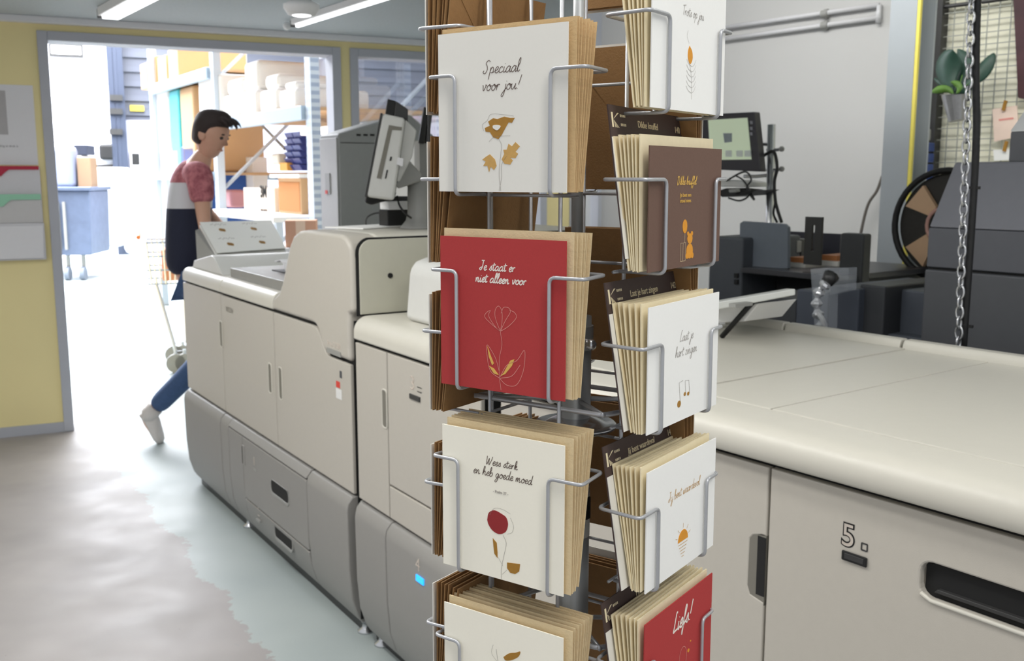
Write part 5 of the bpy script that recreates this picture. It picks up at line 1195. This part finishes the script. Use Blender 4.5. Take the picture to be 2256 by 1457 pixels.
pack(341, 362, 330, .552, white_paint, 'white wrapped pack left in the lower far rack bay'); pack(364, 392, 326, .552, mat('pale_teal_pack', (200, 228, 232), .4, noise=.2, scale=10), 'pale teal pack in the lower far rack bay'); pack(394, 428, 320, .552, mat('blue_pack', (44, 90, 170), .4, noise=.1), 'blue pack right in the lower far rack bay, behind the person')
# packing corner under the near shelf
rbox('back_board', 'tan board standing at the back of the packing corner', 'board', .9, .1, 2.2, .9, 1.62, .03, mat('board_tan', (196, 148, 102), .7, noise=.06, scale=4))
t = thing('packing_bench', 'white packing bench under the near rack shelf', 'bench', RK, (rx+.4, ry+1.1, 0))
MB().box(rx-.25, rx+.88, ry+.10, ry+2.15, 1.10, 1.14).build('bench_top', white_paint, t, bevel=.005)
for x_, y_ in ((-.2, .15), (-.2, 2.1), (.8, .15), (.8, 2.1)): MB().box(rx+x_-.02, rx+x_+.03, ry+y_-.025, ry+y_+.025, 0, 1.10).build('leg', upm, t)
def pbox(nm_, lab, cat, X0, X1, Y0, x, d, m, z0=1.141, bev=.006, Y1=None):
    a = RK.px(X0, Y0, x=rx+x); b_ = RK.px(X1, Y0, x=rx+x); zt_ = RK.px((X0+X1)/2, Y0, x=rx+x).z
    if Y1: z0 = RK.px((X0+X1)/2, Y1, x=rx+x).z
    o = tag(MB().box(rx+x, rx+x+d, b_.y, a.y, z0, zt_).build(nm_, m, fr=RK, org=(rx+x+d/2, (a.y+b_.y)/2, z0), bevel=bev), lab, cat); return o, a, b_, zt_
cw = mat('carton_white', (232, 220, 206), .7, noise=.03)
o, a, b_, zt_ = pbox('lettered_carton', 'pale carton printed 3M on the packing bench', 'box', 536, 604, 414, .10, .35, cw)
vs, fs = text_mesh('3M', .13, .003, offset=.006); q = RK.px(581, 434, x=rx+.10)
MB().add([(rx+.098, q.y-v.x, q.z+v.y) for v in vs], fs).build('lettering', core, o)
vs, fs = text_mesh('BB RCE', .05, .003, offset=.003); q = RK.px(582, 470, x=rx+.10)
MB().add([(rx+.098, q.y-v.x, q.z+v.y) for v in vs], fs).build('small_lettering', mat('print_brown', (110, 84, 66), .7), o)
pbox('white_roll_box', 'upright white box on the packing bench behind the 3M carton', 'box', 503, 528, 346, .5, .2, white_paint)
pbox('white_cone_box', 'narrow white box right of the upright white box', 'box', 540, 556, 346, .55, .15, white_paint)
pbox('pink_roll', 'small pink roll beside the person on the packing bench', 'roll', 490, 506, 418, .15, .15, mat('pink_roll', (222, 160, 166), .6), bev=.03)
o, a, b_, zt_ = pbox('open_carton', 'open tan carton box shelf beside the near rack upright', 'box', 612, 662, 392, .10, .4, card_m)
MB().box(rx+.096, rx+.10, b_.y+.02, a.y-.02, 1.16, zt_-.03).build('inside', mat('carton_inside', (190, 128, 72), .8, noise=.05), o)
MB().box(rx+.05, rx+.5, b_.y-.1, a.y+.05, zt_+.001, zt_+.03).build('lid', white_paint, o)
t = thing('bin_stack', 'stack of dark blue storage bins beside the near rack upright', 'bins', RK, (rx+.4, ry+.3, 1.4)); bn = mat('bin_blue', (44, 60, 140), .4, noise=.1)
for k in range(6):
    Yk = 293+k*14; a = RK.px(632, Yk, x=rx+.35); b_ = RK.px(668, Yk+12, x=rx+.35)
    for h_ in range(2):
        ym_ = a.y+(b_.y-a.y)*(h_*.5); ye_ = a.y+(b_.y-a.y)*(h_*.5+.46)
        MB().prism([(rx+.35, ye_, b_.z), (rx+.32, ye_, a.z), (rx+.55, ye_, a.z), (rx+.55, ye_, b_.z)], (0, ym_-ye_, 0)).build('bin', bn, t, bevel=.004)
pbox('orange_tape_box', 'orange tape box in front of the blue bins', 'box', 615, 632, 358, .3, .1, mat('tape_orange', (236, 176, 84), .6), Y1=376)
pbox('crumpled_paper', 'crumpled pink-white paper beside the orange tape box', 'paper', 596, 612, 338, .3, .08, whitecard, Y1=362, bev=.02)
a = RK.px(618, 262, x=rx+.0); b_ = RK.px(700, 252, x=rx+.0)
tag(MB().box(rx+.15, rx+.25, b_.y, a.y, 1.74, 1.79).build('bench_lamp', mat('bench_lamp', (255, 244, 236), .4, emit=1.5), fr=RK, org=(rx+.2, a.y, 1.76), bevel=.01), 'long white lamp hung below the near rack shelf', 'lamp')
tag(MB().cyl(RK.px(566, 264, x=rx+.6), RK.px(628, 328, x=rx+.6), .015).build('slanting_bar', midgrey, fr=RK, org=tuple(RK.px(566, 264, x=rx+.6))), 'thin grey slanting bar above the packing corner', 'bar')
# carton near the press
CB = Fr(8); yq = 6.55; a = CB.px(627, 486, y=yq); b_ = CB.px(662, 540, y=yq); c_ = CB.px(696, 488, y=yq)
t = thing('small_table', 'white side table beside the doorway carrying the brown carton', 'table', CB, (a.x, yq, 0))
MB().box(a.x-.25, c_.x+.05, yq-.05, yq+.5, CB.px(660, 545, y=yq).z-.03, CB.px(660, 545, y=yq).z).build('table_top', white_paint, t, bevel=.004)
for x_ in (a.x-.2, c_.x): MB().box(x_, x_+.04, yq, yq+.04, 0, CB.px(660, 545, y=yq).z-.03).box(x_, x_+.04, yq+.4, yq+.44, 0, CB.px(660, 545, y=yq).z-.03).build('leg', white_paint, t)
z0_ = CB.px(660, 545, y=yq).z+.001
o = MB().box(a.x, c_.x, yq, yq+.2, z0_, a.z).build('brown_carton', mat('carton_brown', (206, 160, 134), .8, noise=.04), fr=CB, org=(a.x, yq, z0_), bevel=.003); tag(o, 'small closed brown carton with pale tape seen over the press', 'box')
MB().box((a.x+c_.x)/2-.03, (a.x+c_.x)/2+.03, yq-.002, yq, z0_+.005, a.z).build('tape', mat('tape_pale', (232, 206, 182), .4), o)
# things seen through window_1
wa = RK.px(895, 252, x=rx+1.5); wb = RK.px(975, 330, x=rx+1.5)
tag(MB().box(rx+1.5, rx+2.1, wb.y-.3, wa.y, 1.2, wa.z).build('pink_roll_pack', mat('pink_pack', (226, 120, 190), .5, noise=.5, scale=6, noise_rgb=(246, 240, 246)), fr=RK, org=(rx+1.8, wa.y-.3, 1.2), bevel=.05), 'pink and white wrapped pack seen through the window', 'pack')
t = thing('pack_pallet', 'white plinth under the pink pack behind the window', 'plinth', RK, (rx+1.8, wa.y-.3, 0)); MB().box(rx+1.45, rx+2.15, wb.y-.35, wa.y+.05, 0, 1.199).build('plinth_block', white_paint, t, bevel=.01)
# shopping trolley behind the person
TF = Fr(20); yt_ = 7.6
tp = lambda X, Y, yy=yt_: TF.px(X, Y, y=yy)
t = thing('shopping_trolley', 'wire shopping trolley with orange goods standing behind the person', 'trolley', TF, (tp(355, 770).x, yt_, 0))
b = MB(); A_ = tp(322, 535); B2 = tp(420, 535); z1_, z0_ = A_.z, tp(360, 625).z
for k in range(9):
    x_ = A_.x+(B2.x-A_.x)*k/8
    for yy in (yt_, yt_+.45): b.cyl((x_, yy, z1_), (x_*.85+(A_.x+B2.x)*.075, yy, z0_), .006, n=6)
for k in range(4):
    z_ = z0_+(z1_-z0_)*k/3; b.tube([(A_.x, yt_, z_), (B2.x, yt_, z_), (B2.x, yt_+.45, z_), (A_.x, yt_+.45, z_)], .007, 6, closed=True)
b.build('basket', chrome, t)
zw = .07
for yy in (yt_+.03, yt_+.42):
    MB().tube([(A_.x+.05, yy, z0_), (A_.x+.16, yy, .16), (B2.x-.05, yy, .16), (B2.x-.05, yy, z0_)], .011, 8).build('side_frame', chrome, t)
for x_ in (A_.x+.16, B2.x-.08):
    for yy in (yt_+.03, yt_+.42):
        w_ = MB().cyl((x_, yy-.015, zw), (x_, yy+.015, zw), zw, n=18).build('wheel', midgrey, t)
        MB().cyl((x_, yy, zw), (x_, yy, .17), .012).build('fork', chrome, w_)
MB().cyl((A_.x-.05, yt_, z1_+.04), (A_.x-.05, yt_+.45, z1_+.04), .014).build('handle', mat('handle_orange', (226, 130, 70), .5), t)
o = MB().box(A_.x+.10, A_.x+.26, yt_+.1, yt_+.35, z0_+.01, z0_+.24).build('orange_goods', mat('goods_orange', (222, 150, 104), .6, noise=.1, scale=10), fr=TF, org=(A_.x+.2, yt_+.2, z0_), bevel=.01); tag(o, 'orange-brown packet lying in the shopping trolley', 'packet')

# ------------------------------------------------------------------ the person
def skin(name, nodes, edges, m, parent, root, sub=2, extra=None):
    keys = list(nodes); me = bpy.data.meshes.new(name)
    org = ORG[parent.name][1] if parent else Vector((0, 0, 0))
    me.from_pydata([nodes[k][0]-org for k in keys], [(keys.index(a), keys.index(b)) for a, b in edges], [])
    o = bpy.data.objects.new(name, me); COL.objects.link(o)
    sk = o.modifiers.new('skin', 'SKIN'); sk.use_smooth_shade = True
    for i, k in enumerate(keys):
        r_ = nodes[k][1]; me.skin_vertices[0].data[i].radius = r_ if isinstance(r_, tuple) else (r_, r_)
        me.skin_vertices[0].data[i].use_root = (k == root)
    ss = o.modifiers.new('s', 'SUBSURF'); ss.levels = sub; ss.render_levels = sub
    dg = bpy.context.evaluated_depsgraph_get(); dg.update()
    m2 = bpy.data.meshes.new_from_object(o.evaluated_get(dg)); vs = [v.co+org for v in m2.vertices]; fs = [tuple(p.vertices) for p in m2.polygons]
    bpy.data.objects.remove(o)
    b = MB().add(vs, fs)
    if extra: extra(b)
    return b
def hp(X, Y, yy): return W0.px(X, Y, y=yy)
skin_m = mat('skin_tone', (206, 160, 136), .55, noise=.04, scale=30)
PY = 5.36
pt = thing('person', 'person with short dark hair in banded T-shirt and jeans walking right beyond the press', 'person', W0, (hp(400, 900, PY).x, PY, 0))
PO = {}
J = dict(
 pelvis=(hp(418, 605, PY), .07), waist=(hp(408, 560, PY), .08), chest=(hp(418, 460, PY), .09), upper=(hp(424, 395, PY), .09), neck=(hp(440, 357, PY), .052), skull=(hp(456, 328, PY), .05),
 rsh=(hp(440, 385, PY-.17), .055), rel=(hp(448, 470, PY-.19), .040), rwr=(hp(456, 540, PY-.22), .027), rpalm=(hp(462, 566, PY-.22), (.018, .038)),
 lsh=(hp(424, 385, PY+.17), .055), lel=(hp(450, 462, PY+.2), .040), lwr=(hp(488, 500, PY+.18), .027), lpalm=(hp(506, 508, PY+.17), (.018, .036)),
 rhip=(hp(446, 640, PY-.09), .06), rkn=(hp(456, 784, PY-.10), .045), ran=(hp(338, 902, PY-.10), .032), rheel=(hp(320, 922, PY-.10), .026), rball=(hp(345, 960, PY-.10), .024), rtoe=(hp(357, 970, PY-.10), .018),
 lhip=(hp(446, 640, PY+.09), .06), lkn=(hp(470, 790, PY+.10), .058), lan=(hp(505, 940, PY+.10), .038), lheel=(hp(495, 958, PY+.10), .034), lball=(hp(550, 966, PY+.10), .034), ltoe=(hp(575, 968, PY+.10), .026))
E_ = [('pelvis', 'waist'), ('waist', 'chest'), ('chest', 'upper'), ('upper', 'neck'), ('neck', 'skull'), ('upper', 'rsh'), ('rsh', 'rel'), ('rel', 'rwr'), ('rwr', 'rpalm'), ('upper', 'lsh'), ('lsh', 'lel'), ('lel', 'lwr'), ('lwr', 'lpalm'),
      ('pelvis', 'rhip'), ('rhip', 'rkn'), ('rkn', 'ran'), ('ran', 'rheel'), ('rheel', 'rball'), ('rball', 'rtoe'), ('pelvis', 'lhip'), ('lhip', 'lkn'), ('lkn', 'lan'), ('lan', 'lheel'), ('lheel', 'lball'), ('lball', 'ltoe')]
for side, pk_, dirx in (('r', 'rpalm', Vector((.25, .1, -1))), ('l', 'lpalm', Vector((1, -.1, -.25)))):
    P0 = J[pk_][0]; d0 = dirx.normalized(); acr_ = Vector((0, 1, 0)).cross(d0).normalized()
    for k, (off, ln_) in enumerate(((-.024, .062), (-.008, .072), (.008, .068), (.024, .052))):
        a_ = P0+acr_*off+d0*.022; b1 = a_+d0*ln_*.55; b2 = b1+(d0+Vector((0, .5, 0))).normalized()*ln_*.5
        J['%sf%da' % (side, k)] = (a_, .0095); J['%sf%db' % (side, k)] = (b1, .0088); J['%sf%dc' % (side, k)] = (b2, .0075)
        E_ += [(pk_, '%sf%da' % (side, k)), ('%sf%da' % (side, k), '%sf%db' % (side, k)), ('%sf%db' % (side, k), '%sf%dc' % (side, k))]
    a_ = P0+acr_*.036-d0*.01; b1 = a_+(acr_*.7+d0).normalized()*.035; J[side+'ta'] = (a_, .010); J[side+'tb'] = (b1, .009); E_ += [(pk_, side+'ta'), (side+'ta', side+'tb')]
HC = hp(464, 296, PY); HT = math.radians(22)      # head centre and forward tilt
def hpt(x, y, z):      # head-local: x forward, y to the left, z up
    ya = math.radians(-12)
    x, z = x*math.cos(HT)+z*math.sin(HT), -x*math.sin(HT)+z*math.cos(HT)
    return HC+Vector((x*math.cos(ya)-y*math.sin(ya), x*math.sin(ya)+y*math.cos(ya), z))
def head(b):
    n = 20; prof = []
    vs = []; fs = []
    rows_ = [(-.118, .020, .045, .02), (-.108, .038, .05, .018), (-.088, .056, .052, .012), (-.060, .070, .060, .006), (-.030, .080, .068, .0), (.0, .088, .073, 0), (.03, .092, .075, -.003), (.06, .088, .072, -.006), (.085, .072, .060, -.010), (.104, .045, .04, -.012), (.112, .015, .015, -.012)]
    for z, rx_, ry_, off in rows_:
        for k in range(n):
            a = 2*math.pi*k/n; x = rx_*math.cos(a)*(1.05 if math.cos(a) > 0 else 1.0); vs.append(hpt(x+off, ry_*math.sin(a), z))
    m_ = len(rows_)
    for i in range(m_-1):
        for k in range(n): fs.append((i*n+k, i*n+(k+1) % n, (i+1)*n+(k+1) % n, (i+1)*n+k))
    fs += [tuple(range(n))[::-1], tuple(range((m_-1)*n, m_*n))]
    b.add(vs, fs)
    # nose, brow, lips, ears joined on the same surface
    b.add([hpt(.085, 0, .028), hpt(.112, 0, -.018), hpt(.088, .016, -.026), hpt(.088, -.016, -.026), hpt(.080, 0, -.034)], [(0, 1, 2), (0, 3, 1), (1, 4, 2), (1, 3, 4)])
    for s_ in (-1, 1):
        c0 = hpt(-.008, s_*.074, -.006); b.ball(c0, .02, .008, .032, 10)
    b.ball(hpt(.078, 0, -.058), .014, .024, .007, 10)
b = skin('body', J, E_, skin_m, pt, 'pelvis', 2, head)
bo = b.build('body', skin_m, pt, smooth=True)
for s_ in (-1, 1):
    MB().ball(hpt(.079, s_*.031, .010), .011, .012, .009, 10).build('eye', mat('eye_dark', (60, 48, 44), .3), pt, smooth=True)
    MB().ball(hpt(.084, s_*.032, .030), .008, .018, .004, 8).build('eyebrow', mat('hair_dark', (46, 34, 32), .7, noise=.3, scale=120), pt, smooth=True)
MB().ball(hpt(.080, 0, -.058), .014, .022, .004, 10).build('mouth', mat('lip_tone', (176, 112, 104), .6), pt, smooth=True)
# hair: short, thicker on top, tousled front
hm = MATS['hair_dark']; b = MB(); n = 22; vs = []; fs = []
rows_ = [(-.075, .070, .060, -.014), (-.045, .083, .071, -.012), (-.01, .094, .080, -.010), (.03, .102, .084, -.008), (.065, .098, .082, -.004), (.095, .094, .070, .0), (.122, .066, .05, .008), (.134, .02, .02, .008)]
for i, (z, rx_, ry_, off) in enumerate(rows_):
    for k in range(n):
        a = 2*math.pi*k/n; c_ = math.cos(a); jit = 1+.06*math.sin(k*3.7+i*2.1)+.03*math.sin(k*7+i)
        x = rx_*c_*jit
        if c_ > 0 and z < .055: x *= .28 if z < -.02 else (.36 if z < .02 else .62)
        yv = ry_*math.sin(a)*jit*(1.0 if c_ < .3 or z > .03 else .97)
        vs.append(hpt(x+off, yv, z+(.0 if c_ < 0 else .012*c_)))
for i in range(len(rows_)-1):
    for k in range(n): fs.append((i*n+k, i*n+(k+1) % n, (i+1)*n+(k+1) % n, (i+1)*n+k))
fs += [tuple(range(n))[::-1], tuple(range((len(rows_)-1)*n, len(rows_)*n))]
b.add(vs, fs)
for k in range(16):
    y_ = -.06+.008*k; p0 = hpt(.045, y_, .106); p1_ = hpt(.092+.014*math.sin(k*2.3), y_*1.05, .104+.014*math.sin(k*1.7)); p2_ = hpt(.112+.016*math.sin(k*3.1), y_*1.1, .084+.016*math.sin(k*2.1))
    b.tube([p0, p1_, p2_], [.018, .012, .002], 6)
b.build('hair', hm, pt, smooth=True, sub=1)
# T-shirt with three bands
tm = bpy.data.materials.new('banded_shirt'); tm.use_nodes = True; nt = tm.node_tree; bs = nt.nodes['Principled BSDF']; bs.inputs['Roughness'].default_value = .85
tc = nt.nodes.new('ShaderNodeTexCoord'); sx = nt.nodes.new('ShaderNodeSeparateXYZ'); nt.links.new(tc.outputs['Object'], sx.inputs[0])
z_a = hp(410, 402, PY-.1).z; z_b = hp(410, 459, PY-.1).z
nz_ = noise_node(30, 4).outputs['Fac']
redc = mix(ramp(nz_, .35, .65), s2l((150, 82, 92)), s2l((196, 122, 128)))
def gt(v): 
    n = nt.nodes.new('ShaderNodeMath'); n.operation = 'GREATER_THAN'; n.inputs[1].default_value = v; nt.links.new(sx.outputs['Z'], n.inputs[0]); return n.outputs[0]
body_c = mix(gt(z_a), mix(gt(z_b), s2l((34, 38, 58)), s2l((214, 214, 218))), redc)
nt.links.new(body_c, bs.inputs['Base Color'])
sl = bpy.data.materials.new('sleeve_red'); sl.use_nodes = True; nt = sl.node_tree; bs = nt.nodes['Principled BSDF']; bs.inputs['Roughness'].default_value = .85
tc = nt.nodes.new('ShaderNodeTexCoord'); nt.links.new(mix(ramp(noise_node(30, 4).outputs['Fac'], .35, .65), s2l((146, 78, 88)), s2l((196, 122, 128))), bs.inputs['Base Color'])
TS = dict(hem=(hp(414, 612, PY), (.145, .112)), w2=(hp(410, 560, PY), (.150, .114)), c2=(hp(416, 470, PY), (.165, .122)), u2=(hp(422, 402, PY), (.170, .118)), sh2=(hp(428, 374, PY), (.13, .09)), nk=(hp(436, 358, PY), .066))
b = skin('t_shirt', TS, [('hem', 'w2'), ('w2', 'c2'), ('c2', 'u2'), ('u2', 'sh2'), ('sh2', 'nk')], tm, pt, 'hem')
b.build('t_shirt', tm, pt, smooth=True)
for s_, shn, eln in ((-1, 'rsh', 'rel'), (1, 'lsh', 'lel')):
    a_ = J[shn][0]; e_ = J[eln][0]; up_ = hp(430, 380, PY)
    b = skin('sleeve', dict(a=(up_+Vector((0, s_*.06, 0)), .085), b=(a_+Vector((0, 0, .01)), .078), c=(a_+(e_-a_)*.45, .068), d=(a_+(e_-a_)*.78, .064)), [('a', 'b'), ('b', 'c'), ('c', 'd')], sl, pt, 'a')
    b.build('sleeve', sl, pt, smooth=True)
jm = mat('denim', (62, 86, 124), .85, noise=.25, scale=60)
JN = dict(p=(hp(420, 590, PY), (.13, .115)), rh=(J['rhip'][0], .102), rk=(J['rkn'][0], .070), rm=((J['rkn'][0]+J['ran'][0])/2, .058), ra=(J['ran'][0], .055), lh=(J['lhip'][0], .102), lk=(J['lkn'][0], .070), lm=((J['lkn'][0]+J['lan'][0])/2, .060), la=(J['lan'][0], .055))
b = skin('jeans', JN, [('p', 'rh'), ('rh', 'rk'), ('rk', 'rm'), ('rm', 'ra'), ('p', 'lh'), ('lh', 'lk'), ('lk', 'lm'), ('lm', 'la')], jm, pt, 'p'); b.build('jeans', jm, pt, smooth=True)
shm = mat('shoe_white', (206, 200, 196), .7, noise=.04)
for s_ in ('r', 'l'):
    an, he, ba_, to = (J[s_+k][0] for k in ('an', 'heel', 'ball', 'toe'))
    ax = (to-he).normalized(); up_ = (an-he)-ax*(an-he).dot(ax); up_ = up_.normalized(); hl = he-ax*.035; tl = to+ax*.012; L_ = tl-hl
    b = MB(); n_ = 14; rows_ = ((0, .018, .026, .010), (.05, .034, .042, .016), (.2, .040, .050, .020), (.42, .041, .046, .016), (.62, .046, .038, .006), (.8, .046, .030, -.002), (.94, .034, .022, -.008), (1, .014, .010, -.012)); vs = []; fs = []
    sd = ax.cross(up_)
    for f_, rs_, ru_, of_ in rows_:
        for k in range(n_):
            a = 2*math.pi*k/n_; vs.append(hl+L_*f_+sd*rs_*math.cos(a)+up_*(max(ru_*math.sin(a), -.026)+of_))
    for i in range(len(rows_)-1):
        for k in range(n_): fs.append((i*n_+k, i*n_+(k+1) % n_, (i+1)*n_+(k+1) % n_, (i+1)*n_+k))
    fs += [tuple(range(n_))[::-1], tuple(range((len(rows_)-1)*n_, len(rows_)*n_))]
    b.add(vs, fs); b.tube([he+up_*.02+ax*.02, he*.4+an*.6, an+(an-he)*.25], [.044, .047, .045], 14)
    b.build('shoe', shm, pt, smooth=True)
